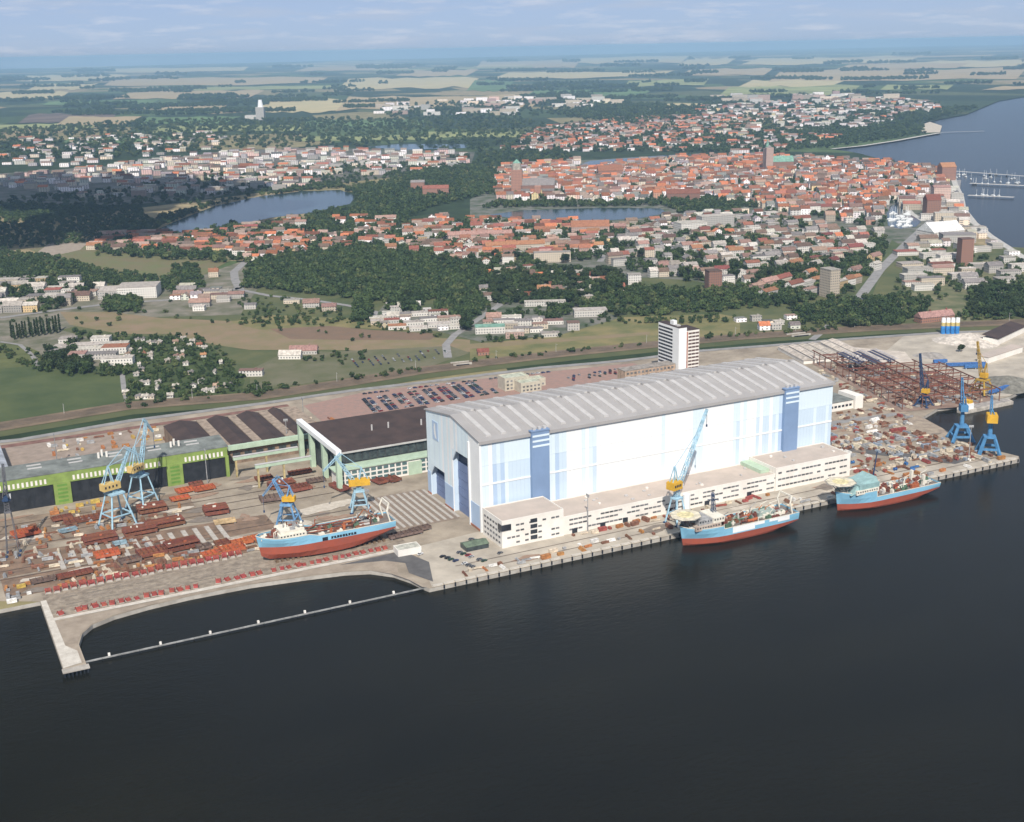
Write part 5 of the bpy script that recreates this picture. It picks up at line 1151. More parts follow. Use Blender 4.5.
landmark('clinic_wing', 'stepped white wing beside the long clinic block', 'building', 690, 232, 50, 30, 17, 0, 'white', 'pale', 20)
landmark('barracks', 'long cream barracks with a bright orange roof', 'building', 515, 252, 96, 14, 12, 6, 'cream', 'orange', 9, 5)
landmark('school', 'broad school under a big orange hipped roof by the lake', 'building', 590, 234, 66, 26, 14, 10, 'pink', 'orange', 0, 3)
landmark('long_terrace', 'pinkish long terrace roof behind the orange barracks', 'building', 480, 240, 110, 13, 10, 6, 'pink', 'rose', 6, 6)
landmark('tan_block', 'wide tan apartment block with flat roof above the tree belt', 'building', 552, 262, 56, 13, 15, 0, 'cream', 'pale', 4)
landmark('orange_roof_hall', 'large old town hall under one big orange roof', 'hall', 610, 177, 62, 30, 16, 13, 'brick', 'orange', 2)
landmark('convent', 'long dark red brick convent at the lake shore', 'building', 683, 200, 70, 18, 14, 9, 'brick', 'red', -4, 3)
landmark('station_block', 'long red brick block beyond the lake trees', 'building', 436, 196, 58, 18, 17, 7, 'brick', 'red', 0, 3)
landmark('brick_mill', 'grey brick mill beside the lake trees', 'building', 418, 190, 32, 20, 18, 5, 'brick', 'grey', 0)
landmark('brick_farmhouse', 'low brick house with dusky red roof beside the railway', 'house', 934, 321, 46, 14, 6, 6, 'brick', 'rose', 20, 2)
landmark('corner_house', 'small cream house with red roof standing alone by the curved road', 'house', 214, 277, 14, 11, 8, 5, 'cream', 'orange', 8, 1)
landmark('white_factory', 'long white factory with saw edged flat roofs behind the dark tree clump', 'factory', 140, 296, 52, 40, 15, 0, 'white', 'pale', 6)
landmark('white_works', 'low pale works hall joined to the white factory', 'factory', 114, 297, 34, 40, 11, 0, 'grey', 'pale', 6)
landmark('white_store', 'long white flat store beside the dry pasture', 'building', 590, 316, 40, 16, 8, 0, 'white', 'pale', 4)
landmark('long_white_shed', 'very long low white shed with flat roof near the works', 'shed', 545, 306, 52, 9, 6, 0, 'white', 'pale', 2)
landmark('green_roof_shed', 'white shed with pale green roof beside the underpass road', 'shed', 490, 333, 34, 15, 8, 0, 'white', 'green', 4)
landmark('red_barn', 'small orange roofed barn by the railway', 'barn', 483, 355, 12, 9, 4, 3, 'brick', 'orange', 10)
landmark('cinema_block', 'square dark walled block beside pale sheds', 'building', 573, 330, 14, 12, 9, 0, 'grey', 'brown', 4)
landmark('bright_silo_works', 'dazzling white works with clustered tower far out by the woods', 'factory', 255, 119, 90, 50, 18, 0, 'white', 'pale', 0)
o = landmark('white_silo_cluster', 'bright white clustered silo tower far out by the woods', 'silo', 261, 120, 40, 40, 60, 0, 'white', 'pale', 0)
MB().cyl(0, 10, 60, 95, 14, 10, 9).build('tower', M_white, o)

# ================================================================== the town's houses
HOUSES = []                                              # x, y, width, depth, wall height, roof height, angle, wall, roof, quarter
OCC = {}
def free(x, y, r, cell=16.0):
    i, j = int(x // cell), int(y // cell)
    for a in (-1, 0, 1):
        for b in (-1, 0, 1):
            for (p, q, s) in OCC.get((i + a, j + b), ()):
                if (p - x) ** 2 + (q - y) ** 2 < (r + s) ** 2: return False
    return True
def take(x, y, r, cell=16.0): OCC.setdefault((int(x // cell), int(y // cell)), []).append((x, y, r))
for o in list(COL.objects):
    if o.type == 'EMPTY' and 'wall' in ''.join(c.name for c in o.children) and o.location.y > 420:
        wd = max((c.dimensions.x for c in o.children), default=20)
        for k in range(-3, 4): take(o.location.x + math.cos(o.rotation_euler.z) * wd / 2 * k / 3, o.location.y + math.sin(o.rotation_euler.z) * wd / 2 * k / 3, 10)
PAL_OLD = (('orange', 7), ('red', 4), ('rose', 4), ('brown', 3), ('grey', 2))
PAL_RED = (('orange', 5), ('red', 4), ('rose', 5), ('brown', 2))
PAL_MIX = (('orange', 2), ('red', 2), ('rose', 3), ('pale', 4), ('grey', 3), ('brown', 3))
PAL_FLAT = (('pale', 7), ('grey', 2), ('rose', 1), ('orange', 1))
WOLD = (('white', 7), ('cream', 3), ('pink', 1), ('grey', 1), ('ochre', 1), ('brick', 1))
WFLAT = (('white', 6), ('cream', 3), ('grey', 2))
def pick(p):
    r = random.uniform(0, sum(w for _, w in p))
    for k, w in p:
        r -= w
        if r <= 0: return k
    return p[-1][0]
def quarter(name, pts, ang, gap, wr, dr, hr, fill, pal, walls, flat=0.0, roofp=(3.2, 5.0)):
    poly = px(*pts); a = CR + R(ang); ca, sa = math.cos(a), math.sin(a)
    loc = [(x * ca + y * sa, -x * sa + y * ca) for x, y in poly]
    y = min(q for _, q in loc) + gap / 2; y1 = max(q for _, q in loc); row = 0
    while y < y1:
        x = min(p for p, _ in loc); x1 = max(p for p, _ in loc); run = random.randint(3, 9)
        while x < x1:
            w = random.uniform(*wr); d = random.uniform(*dr)
            yy = y + random.uniform(-1.6, 1.6); cx = x + w / 2
            X, Y = cx * ca - yy * sa, cx * sa + yy * ca
            if inside(poly, X, Y) and random.random() < fill and in_view(X, Y) and not any(inside(L_, X, Y) for L_ in LAKES):
                fl = random.random() < flat
                turn = R(90) if (not fl and random.random() < .22 and w < 14) else 0.0
                if free(X, Y, max(w, d) * .42):
                    HOUSES.append((X, Y, w, d, random.uniform(*hr), 0.0 if fl else random.uniform(*roofp), a + turn + R(random.uniform(-3, 3)), pick(walls), pick(PAL_FLAT if fl else pal), name)); take(X, Y, max(w, d) * .42)
            run -= 1; x += w + (random.uniform(0, .8) if run > 0 else random.uniform(6, 14))
            if run <= 0: run = random.randint(3, 9)
        y += gap * random.uniform(.85, 1.15); row += 1
quarter('in the old town', ((497, 200), (500, 168), (560, 164), (640, 160), (760, 158), (886, 163), (940, 172), (950, 190), (915, 200), (885, 203), (880, 225), (830, 222), (745, 205), (700, 200), (640, 203)), 4, 27, (9, 24), (10, 16), (8, 14), .64, PAL_OLD, WOLD, .14, (4, 6.5))
quarter('in the red roofed quarter below the lake', ((385, 250), (400, 226), (450, 218), (520, 223), (600, 224), (628, 228), (612, 250), (560, 262), (490, 268), (430, 258)), 6, 25, (12, 22), (10, 13), (7, 11), .54, PAL_RED, WOLD, .14)
quarter('in the pale quarter above the tree belt', ((612, 262), (625, 228), (660, 220), (745, 212), (830, 226), (880, 236), (862, 262), (800, 262), (745, 288), (690, 275), (640, 280)), 14, 27, (12, 24), (11, 15), (7, 13), .5, PAL_MIX, WFLAT, .42)
quarter('in the terraced settlement by the big lake', ((92, 253), (100, 236), (170, 232), (215, 234), (225, 252), (170, 252)), 2, 27, (18, 30), (11, 13), (5, 8), .86, PAL_RED, (('cream', 2), ('pink', 2), ('white', 1)))
quarter('in the garden quarter above the dark wood', ((215, 252), (222, 234), (300, 234), (340, 236), (390, 226), (400, 244), (300, 256), (240, 262)), -4, 27, (11, 20), (10, 13), (6, 9), .6, PAL_RED, WOLD, .06)
quarter('along the lake shore lawn', ((225, 232), (270, 222), (350, 218), (400, 222), (390, 228), (330, 224), (275, 232)), 0, 40, (14, 24), (10, 12), (7, 10), .5, PAL_RED, WOLD)
quarter('in the west town beyond the lake', ((-10, 190), (0, 178), (110, 168), (160, 160), (235, 152), (330, 150), (470, 154), (465, 168), (350, 178), (300, 188), (200, 196), (100, 200)), 2, 42, (14, 34), (12, 20), (7, 14), .40, PAL_MIX, (('white', 3), ('cream', 3), ('grey', 4), ('pink', 2)), .35)
quarter('in the far west suburb', ((-10, 165), (20, 140), (120, 136), (220, 134), (240, 146), (150, 156), (60, 168)), 0, 70, (16, 36), (12, 18), (6, 11), .30, PAL_MIX, WFLAT, .4)
quarter('in the hillside suburb beyond the old town', ((500, 150), (540, 128), (640, 118), (720, 116), (760, 122), (720, 140), (700, 150), (640, 152), (560, 152)), 0, 48, (14, 26), (12, 16), (6, 10), .36, PAL_OLD, WOLD, .1, (4, 6))
quarter('in the suburb by the bay', ((690, 132), (700, 108), (760, 104), (860, 100), (930, 102), (940, 110), (900, 118), (880, 128), (800, 132), (740, 140)), 0, 60, (18, 40), (12, 18), (8, 16), .30, PAL_MIX, WOLD, .3, (5, 7))
quarter('in the park suburb near the sea wall', ((700, 152), (720, 142), (800, 134), (850, 136), (810, 146), (740, 154)), 0, 46, (16, 30), (12, 15), (8, 12), .3, PAL_OLD, WOLD, .1)
quarter('in the slab estate far inland', ((373, 114), (385, 104), (450, 100), (520, 98), (615, 98), (620, 106), (540, 114), (450, 117)), 0, 150, (40, 95), (14, 18), (12, 30), .36, PAL_FLAT, (('white', 4), ('cream', 3), ('pink', 1)), 1.0)
quarter('in the slab estate above the bay', ((700, 104), (720, 97), (840, 95), (900, 98), (880, 104)), 0, 130, (40, 90), (14, 18), (12, 34), .28, PAL_FLAT, (('white', 3), ('cream', 3), ('pink', 2)), 1.0)
quarter('in the works district by the poplars', ((-10, 312), (-10, 278), (60, 282), (100, 288), (108, 302), (60, 308), (20, 314)), 6, 34, (14, 34), (12, 20), (5, 11), .7, (('pale', 4), ('grey', 3), ('rose', 2), ('brown', 1)), (('white', 3), ('cream', 2), ('grey', 3), ('ochre', 1)), .6)
quarter('in the white works below the poplars', ((58, 362), (60, 345), (100, 340), (124, 344), (124, 366), (90, 368)), 6, 26, (16, 34), (12, 18), (5, 8), .8, (('pale', 6), ('grey', 1)), (('white', 5), ('grey', 1)), .9)
quarter('in the sheds beside the curved road', ((170, 310), (180, 290), (215, 282), (240, 292), (330, 304), (345, 312), (270, 312), (200, 314)), 4, 26, (12, 28), (9, 14), (4, 7), .5, (('pale', 3), ('rose', 2), ('grey', 2)), (('white', 2), ('cream', 3), ('grey', 2)), .6)
quarter('in the white depot by the waste ground', ((370, 324), (385, 306), (415, 308), (462, 322), (450, 334), (400, 330)), 8, 17, (10, 30), (8, 13), (4, 6), .85, (('pale', 6), ('grey', 1)), (('white', 5), ('cream', 2)), .9)
quarter('in the small works beside the dry pasture', ((475, 336), (490, 322), (560, 318), (580, 330), (560, 338), (500, 340)), 4, 22, (10, 24), (9, 13), (4, 8), .75, (('pale', 4), ('rose', 2), ('grey', 1)), (('white', 4), ('cream', 2), ('pink', 1)), .8)
quarter('among the garden plots above the works', ((485, 302), (480, 275), (530, 270), (610, 275), (625, 290), (590, 300), (560, 304)), 8, 32, (9, 20), (8, 12), (4, 8), .5, PAL_MIX, WOLD, .5)
quarter('in the harbour district', ((900, 262), (915, 240), (930, 225), (975, 228), (1000, 245), (1030, 268), (1030, 300), (960, 300), (900, 285)), 6, 34, (12, 36), (11, 20), (5, 11), .5, (('pale', 3), ('grey', 3), ('rose', 2), ('brown', 2), ('orange', 1)), WFLAT, .6)
quarter('on the harbour island', ((898, 205), (915, 198), (950, 182), (960, 206), (975, 226), (940, 226), (925, 218)), -10, 28, (14, 34), (12, 20), (8, 16), .8, PAL_MIX, WFLAT, .5)
quarter('on the slope above the railway', ((740, 300), (790, 262), (855, 262), (870, 250), (888, 262), (850, 300)), 44, 34, (16, 34), (10, 12), (7, 10), .34, (('orange', 3), ('red', 2), ('rose', 3), ('pale', 2)), WOLD, .3)
quarter('beside the underpass lane', ((725, 330), (740, 318), (790, 316), (800, 328), (760, 332)), 8, 22, (8, 16), (8, 11), (4, 6), .5, (('pale', 3), ('orange', 1), ('grey', 1)), WFLAT, .6)
quarter('beside the workshops track', ((236, 384), (245, 370), (290, 350), (330, 352), (320, 362), (270, 376)), -2, 24, (24, 40), (9, 13), (4, 6), .55, (('pale', 5), ('rose', 1)), (('white', 3), ('cream', 3)), .7)
quarter('among the allotment gardens', ((126, 402), (236, 394), (240, 382), (212, 352), (184, 338), (126, 338)), 3, 19, (4, 7), (4, 6), (2.4, 3.4), .26, (('pale', 4), ('rose', 2), ('orange', 1), ('grey', 2)), (('white', 5), ('cream', 2)), .5, (1, 1.8))
WMESH, RMESH = {}, {}
def snap(v, s): return max(s, round(v / s) * s)
def house_meshes(w, d, h, rh, wall, roof):
    w, d, h, rh = snap(w, 3), snap(d, 2), snap(h, 1.5), (0 if rh == 0 else snap(rh, 1.5))
    kw = (w, d, h, rh, wall); kr = (w, d, h, rh, roof)
    if kw not in WMESH:
        mb = MB().box(-w / 2, w / 2, -d / 2, d / 2, 0, h)
        if rh: mb.add([(-w / 2, -d / 2, h), (-w / 2, d / 2, h), (-w / 2, 0, h + rh * .92), (w / 2, -d / 2, h), (w / 2, d / 2, h), (w / 2, 0, h + rh * .92)], [(0, 2, 1), (3, 4, 5)])
        WMESH[kw] = mb.mesh('wall', WALL[wall])
    if kr not in RMESH:
        if rh:
            ov = .5; t_ = .35
            mb = MB()
            for sd in (-1, 1):
                e = [(-w / 2 - ov, sd * (d / 2 + ov), h - .2), (w / 2 + ov, sd * (d / 2 + ov), h - .2), (w / 2 + ov, 0, h + rh), (-w / 2 - ov, 0, h + rh)]
                f = [(x, y, z + t_) for x, y, z in e]; mb.add(e + f, [(0, 1, 2, 3), (7, 6, 5, 4), (0, 4, 5, 1), (1, 5, 6, 2), (3, 2, 6, 7), (0, 3, 7, 4)])
            mb.cbox(w * .22, d * .1, h + rh * .5, .9, .7, rh * .5 + 1.3)
        else:
            mb = MB().box(-w / 2 - .25, w / 2 + .25, -d / 2 - .25, d / 2 + .25, h + .02, h + .55); mb.cbox(w * .2, d * .1, h + .55, 2, 2, 1.4)
        RMESH[kr] = mb.mesh('roof', ROOF[roof])
    return WMESH[kw], RMESH[kr]
HOUSES.sort(key=lambda q: dist(q[0], q[1]) / math.sqrt(q[2] * q[4]))
RN = {'orange': 'orange', 'red': 'dark red', 'brown': 'brown', 'rose': 'dusky rose', 'grey': 'grey', 'pale': 'pale', 'green': 'green'}
WN = {'white': 'white', 'cream': 'cream', 'grey': 'grey', 'brick': 'brick', 'ochre': 'ochre', 'pink': 'pinkish'}
cnt = {}; rest = {'house': [], 'block': []}
for q in HOUSES:
    x, y, w, d, h, rh, a, wl, rf_, qn = q
    kn = 'block' if rh == 0 else 'house'; nm = 'town_house' if kn == 'house' else 'flat_roofed_building'
    if 'allotment' in qn: nm = 'garden_shed'
    if cnt.get(nm, 0) >= 295: rest[kn].append(q); continue
    cnt[nm] = cnt.get(nm, 0) + 1
    sz = 'long ' if w > 18 else 'tall ' if h > 11 else 'low ' if h < 6 else ''
    lb = f"{sz}{WN[wl]} {'shed' if 'allotment' in qn else 'house' if rh else 'block'} with {RN[rf_]} {'gabled' if rh else 'flat'} roof {qn}"
    if len(lb.split()) > 16: lb = lb.replace(' gabled', '').replace(' flat', '')
    o = thing(nm, lb, 'shed' if 'allotment' in qn else 'house' if rh else 'building', (x, y, .25), a, lb)
    wm, rm = house_meshes(w, d, h, rh, wl, rf_); link('wall', wm, o); link('roof', rm, o)
def join_rest(lst, name, label):
    mb = MB(); mats = []
    idx = {}
    def mi(m_):
        if m_.name not in idx: idx[m_.name] = len(mats); mats.append(m_)
        return idx[m_.name]
    for x, y, w, d, h, rh, a, wl, rf_, qn in lst:
        c, s = math.cos(a), math.sin(a)
        T = lambda p: (x + p[0] * c - p[1] * s, y + p[0] * s + p[1] * c, p[2] + .25)
        m1, m2 = mi(random.choice(WALLV[wl])), mi(random.choice(ROOFV[rf_]))
        B = [(-w / 2, -d / 2), (w / 2, -d / 2), (w / 2, d / 2), (-w / 2, d / 2)]
        mb.add([T((*b, 0)) for b in B] + [T((*b, h)) for b in B], [(0, 1, 5, 4), (1, 2, 6, 5), (2, 3, 7, 6), (3, 0, 4, 7)], m1)
        if rh:
            mb.add([T(p) for p in ((-w / 2, -d / 2, h), (-w / 2, d / 2, h), (-w / 2, 0, h + rh), (w / 2, -d / 2, h), (w / 2, d / 2, h), (w / 2, 0, h + rh))], [(0, 2, 1), (3, 4, 5)], m1)
            e = .5; mb.add([T(p) for p in ((-w / 2 - e, -d / 2 - e, h - .2), (w / 2 + e, -d / 2 - e, h - .2), (w / 2 + e, d / 2 + e, h - .2), (-w / 2 - e, d / 2 + e, h - .2), (-w / 2 - e, 0, h + rh + .2), (w / 2 + e, 0, h + rh + .2))], [(0, 1, 5, 4), (2, 3, 4, 5)], m2)
        else: mb.add([T((*b, h + .3)) for b in B], [(0, 1, 2, 3)], m2)
    o = mb.build(name, mats); tag(o, label, 'houses', kind='stuff')
if rest['house']: join_rest(rest['house'], 'distant_town', 'mass of small distant town houses with red and rose roofs')
if rest['block']: join_rest(rest['block'], 'distant_blocks', 'mass of small distant flat roofed blocks beyond the old town')

# ================================================================== trees
def leaf_mat(name, c1, c2, rnd=.3):
    return mat(name, c1, rough=.8, scale=.45, col2=c2, spec=.15, rnd=rnd, detail=3)
M_leaf = [leaf_mat('leaf_dark', (0.040, 0.060, 0.021), (0.024, 0.038, 0.014)), leaf_mat('leaf_mid', (0.062, 0.085, 0.028), (0.035, 0.052, 0.018)), leaf_mat('leaf_olive', (0.095, 0.11, 0.04), (0.052, 0.064, 0.024))]
M_bark = mat('bark', (0.10, 0.075, 0.05), scale=2)
def crown_arrays(kind, nleaf, size, seed):
    g = np.random.default_rng(seed); lobes = []
    if kind == 'poplar': lobes = [((0, 0, 2.5 + 2.6 * i), (1.5 - .12 * i, 1.5 - .12 * i, 2.0)) for i in range(6)]
    elif kind == 'cone': lobes = [((0, 0, 2 + 2.2 * i), (2.6 - .45 * i, 2.6 - .45 * i, 1.8)) for i in range(5)]
    else:
        lobes = [((0, 0, 6.2), (3.2, 3.2, 3.2))]
        for i in range(7):
            a = 2 * math.pi * i / 7 + g.uniform(-.4, .4); r = g.uniform(1.8, 3.0); lobes.append(((r * math.cos(a), r * math.sin(a), g.uniform(4.0, 7.8)), (g.uniform(1.5, 2.5),) * 2 + (g.uniform(1.4, 2.3),)))
    V, F = [], []
    per = nleaf // len(lobes)
    for c, rad in lobes:
        p = g.normal(size=(per, 3)); p /= np.linalg.norm(p, axis=1)[:, None]; p *= g.uniform(.55, 1.08, per)[:, None]
        P = np.array(c) + p * np.array(rad)
        n1 = g.normal(size=(per, 3)) * .75 + p * 2.0; n1 /= np.linalg.norm(n1, axis=1)[:, None]
        t = np.cross(n1, g.normal(size=(per, 3))); t /= np.linalg.norm(t, axis=1)[:, None]; b = np.cross(n1, t)
        s = g.uniform(.6, 1.25, per)[:, None] * size
        q = np.stack([P + (t * a + b * e) * s for a, e in ((-1, -.6), (1, -.8), (.8, .7), (-.7, .9))], 1)
        o = sum(len(x) for x in V); V.append(q.reshape(-1, 3)); F.append(o + np.arange(per * 4).reshape(per, 4))
    return np.concatenate(V), np.concatenate(F)
def trunk_mesh(h, r):
    mb = MB(); mb.cyl(0, 0, -.2, h, r, 7, r * .55)
    for k in range(4):
        a = k * 1.7; mb.bar((0, 0, h * .7), (1.9 * math.cos(a), 1.9 * math.sin(a), h + 1.6), r * .7, r * .3)
    return mb.mesh('trunk', M_bark)
CROWN = [[big_mesh('crown', *crown_arrays('round', 520, .62, 40 + k), [M_leaf[m_]]) for k in range(3)] for m_ in range(3)]
TRUNK = trunk_mesh(3.8, .36)
PCROWN = [big_mesh('crown', *crown_arrays('poplar', 420, .5, 70 + k), [M_leaf[0]]) for k in range(2)]
PTRUNK = MB().cyl(0, 0, -.2, 12, .3, 7, .1).mesh('trunk', M_bark)
TREES = []                                              # x, y, scale, tone, place
def wood(pts, gap, sc_, place, tones=(0, 0, 1), fill=1.0, clear=0.35, jit=.45):
    poly = px(*pts); X = [p[0] for p in poly]; Y = [p[1] for p in poly]; y = min(Y)
    k = 0
    while y < max(Y):
        x = min(X) + (gap / 2 if k % 2 else 0)
        while x < max(X):
            px_, py_ = x + random.uniform(-jit, jit) * gap, y + random.uniform(-jit, jit) * gap
            if random.random() < fill and inside(poly, px_, py_) and in_view(px_, py_, 0, 4) and not any(inside(L_, px_, py_) for L_ in LAKES):
                s = random.uniform(*sc_)
                if clear <= 0 or free(px_, py_, s * 10 * clear): TREES.append((px_, py_, s, random.choice(tones), place))
            x += gap
        y += gap * .87; k += 1
# near belts and gardens
wood(((126, 402), (238, 394), (242, 382), (214, 352), (186, 337), (126, 337)), 9.0, (.35, .8), 'among the allotment gardens', (0, 0, 1, 1), .85, .06)
wood(((45, 372), (48, 352), (70, 346), (88, 352), (92, 374), (70, 378)), 9, (.9, 1.35), 'in the dark clump below the white works', (0, 0), .9, .12)
wood(((95, 376), (98, 362), (124, 362), (126, 380)), 8, (.5, .9), 'beside the white works', (0, 1), .7, .12)
wood(((104, 312), (108, 294), (125, 291), (142, 296), (140, 313)), 8.5, (.9, 1.3), 'in the round clump by the white factory', (0, 0, 1), .95, .12)
wood(((165, 292), (172, 268), (196, 264), (205, 290), (190, 300)), 10, (.8, 1.2), 'beside the settlement meadow', (0, 1), .7, .14)
wood(((70, 340), (75, 330), (128, 335), (126, 345)), 10, (.5, .9), 'along the works lane', (0, 1), .6, .12)
wood(((352, 322), (355, 302), (372, 303), (372, 322)), 8, (.9, 1.2), 'in the tall clump by the white depot', (0,), .9, .12)
wood(((388, 312), (392, 290), (420, 286), (424, 300), (418, 312)), 8.5, (1.0, 1.4), 'in the round clump by the white depot', (0, 0), .95, .12)
wood(((436, 318), (438, 298), (480, 294), (488, 305), (476, 318)), 8.5, (.8, 1.25), 'beside the town road', (0, 0, 1), .85, .12)
wood(((485, 330), (486, 318), (520, 314), (522, 324)), 9, (.6, 1.0), 'around the small works', (0, 1), .6, .14)
wood(((462, 330), (464, 318), (470, 318), (471, 332)), 6, (1.0, 1.3), 'by the underpass road', (0,), .9, .1)
wood(((330, 364), (345, 348), (372, 350), (360, 366)), 10, (.4, .7), 'beside the workshops track', (0, 1), .5, .14)
wood(((300, 362), (312, 352), (344, 352), (330, 364)), 9, (.4, .7), 'beside the workshops track', (0, 1), .5, .14)
wood(((252, 398), (250, 388), (270, 384), (272, 394)), 7, (.5, .8), 'by the railway near the gardens', (0, 1), .8, .1)
wood(((235, 315), (240, 292), (330, 306), (348, 316), (330, 328), (280, 322)), 14, (.4, .8), 'by the curved road', (0, 1, 1), .5, .16)
wood(((240, 288), (252, 264), (300, 251), (400, 246), (460, 254), (492, 277), (485, 292), (440, 299), (385, 304), (330, 296), (270, 290)), 9.2, (.8, 1.35), 'in the big dark wood', (0, 0, 1, 0, 2), .86, .12)
wood(((545, 320), (556, 292), (640, 286), (700, 292), (760, 282), (800, 266), (835, 276), (836, 292), (800, 306), (720, 312), (640, 317)), 10, (.75, 1.3), 'in the tree belt below the pale quarter', (0, 0, 1, 1, 2), .74, .14)
wood(((788, 327), (800, 308), (850, 300), (905, 296), (935, 306), (905, 325), (850, 329)), 10, (.8, 1.25), 'in the copse above the underpass', (0, 0, 1), .8, .14)
wood(((964, 318), (968, 300), (988, 288), (1030, 290), (1030, 318)), 9.5, (1.0, 1.5), 'in the dark copse by the railway', (0,), .92, .12)
wood(((842, 276), (862, 244), (886, 238), (888, 250), (868, 278)), 10, (.8, 1.2), 'along the slope hedge', (0, 0, 1), .8, .14)
wood(((900, 300), (930, 250), (1030, 262), (1030, 292), (960, 300)), 22, (.6, 1.1), 'in the harbour district', (0, 1), .5, .2)
wood(((-10, 276), (-10, 250), (50, 257), (110, 272), (168, 279), (165, 291), (110, 286), (50, 277)), 10, (.7, 1.2), 'in the belt below the settlement meadow', (0, 0, 1), .85, .12)
wood(((-10, 250), (-10, 204), (140, 207), (152, 226), (92, 242), (40, 247)), 13, (.7, 1.2), 'in the dark scrub west of the lake', (0, 0, 0), .8, .14)
for q in HOUSES: pass
# trees between the houses
for pts, gap, place in ((((385, 256), (400, 226), (520, 222), (628, 228), (612, 258), (490, 272)), 26, 'in the red roofed quarter below the lake'), (((612, 268), (625, 228), (745, 214), (880, 238), (862, 266), (745, 292)), 26, 'in the pale quarter above the tree belt'),
                        (((92, 256), (100, 232), (240, 226), (400, 220), (400, 248), (240, 264)), 24, 'in the garden quarter above the dark wood'), (((497, 200), (500, 166), (760, 156), (886, 162), (945, 175), (880, 230), (745, 207)), 40, 'in the old town'),
                        (((-10, 312), (-10, 276), (108, 288), (60, 310)), 22, 'in the works district'), (((480, 304), (480, 272), (612, 274), (630, 290), (560, 306)), 17, 'among the garden plots')):
    wood(pts, gap * .5, (.85, 1.65), place, (0, 0, 1), .62, .06)
# hedges and scrub on the open ground between town and railway
wood(((-10, 330), (60, 300), (240, 290), (345, 312), (470, 330), (470, 345), (330, 342), (200, 322), (60, 330)), 26, (.3, .75), 'on the waste ground', (0, 1, 2), .35, .12)
for pts in (((245, 392), (330, 380), (420, 368), (420, 372), (330, 384), (245, 396)), ((470, 360), (640, 344), (640, 346.5), (470, 363)), ((128, 404), (240, 394), (240, 398), (128, 409)), ((470, 342), (560, 334), (600, 318), (604, 320), (562, 337), (470, 346)), ((590, 322), (720, 315), (740, 318), (740, 322), (600, 326)),
            ((240, 318), (340, 318), (440, 334), (440, 338), (340, 324), (240, 324)), ((700, 336), (860, 327), (860, 329), (700, 340)), ((895, 318), (1030, 314), (1030, 319), (895, 323)), ((185, 336), (212, 350), (240, 382), (246, 380), (220, 348), (190, 333)), ((-10, 346), (40, 352), (48, 368), (40, 372), (-10, 352))):
    wood(pts, 7.5, (.3, .8), 'in the hedges by the railway and pastures', (0, 1, 1, 2), .5, .1)
wood(((470, 316), (480, 272), (560, 268), (640, 280), (640, 300), (560, 318)), 15, (.6, 1.1), 'among the garden plots', (0, 1), .6, .08)
wood(((735, 300), (760, 262), (860, 240), (885, 245), (850, 302), (790, 312)), 14, (.8, 1.35), 'on the slope above the railway', (0, 0, 1), .6, .08)
wood(((895, 290), (915, 245), (1030, 262), (1030, 292)), 18, (.7, 1.2), 'in the harbour district', (0, 0, 1), .5, .08)
# far woods and shores
wood(((345, 190), (400, 180), (420, 170), (470, 166), (500, 172), (500, 192), (432, 207), (402, 223), (350, 220), (358, 205)), 14, (1.0, 1.6), 'far', (0, 0, 1), .9, .12)
wood(((480, 208), (500, 203), (640, 203), (700, 197), (746, 192), (742, 216), (680, 214), (664, 206), (500, 208)), 13, (.9, 1.5), 'far', (0, 0, 1), .9, .12)
wood(((480, 226), (500, 222), (600, 223.5), (640, 221), (672, 216), (680, 222), (628, 230), (520, 227)), 15, (.45, .8), 'far', (0, 1), .6, .14)
wood(((110, 232), (200, 207), (330, 183), (348, 188), (300, 191), (212, 206), (150, 232)), 13, (.9, 1.4), 'far', (0, 1), .9, .12)
wood(((150, 240), (220, 231), (310, 215), (356, 205), (360, 214), (300, 224), (220, 236)), 14, (.8, 1.3), 'far', (0, 1), .7, .14)
wood(((0, 200), (100, 190), (260, 168), (470, 156), (470, 170), (350, 184), (200, 204), (0, 214)), 24, (.9, 1.6), 'far', (0, 0, 1), .6, .12)
wood(((-10, 160), (0, 130), (120, 122), (260, 119), (400, 119), (520, 118), (560, 130), (510, 150), (470, 152), (380, 148), (250, 148), (120, 158)), 38, (1.2, 2.2), 'far', (0, 0, 1, 2), .60, .1, .7)
wood(((500, 200), (470, 170), (480, 152), (540, 152), (570, 150), (570, 160), (500, 168)), 22, (1.0, 1.6), 'far', (0, 0, 1), .7, .12)
wood(((545, 114), (640, 104), (720, 110), (690, 122), (600, 122)), 42, (1.8, 3.0), 'far', (0,), .8, .1)
wood(((660, 152), (700, 138), (830, 128), (922, 126), (928, 134), (830, 148), (760, 154)), 26, (1.2, 2.0), 'far', (0, 0), .85, .12)
wood(((830, 128), (860, 112), (960, 108), (985, 106), (960, 114), (900, 128)), 30, (1.4, 2.2), 'far', (0, 0), .7, .1)
wood(((500, 152), (540, 126), (720, 114), (765, 122), (700, 152)), 25, (1.0, 1.7), 'far', (0, 0, 1), .7, .1)
wood(((690, 134), (700, 106), (860, 98), (940, 104), (900, 120), (800, 134)), 36, (1.3, 2.1), 'far', (0, 0, 1), .75, .08)
wood(((373, 118), (385, 106), (520, 99), (620, 99), (640, 108), (540, 116), (450, 119)), 60, (1.6, 2.6), 'far', (0, 0), .6, .06)
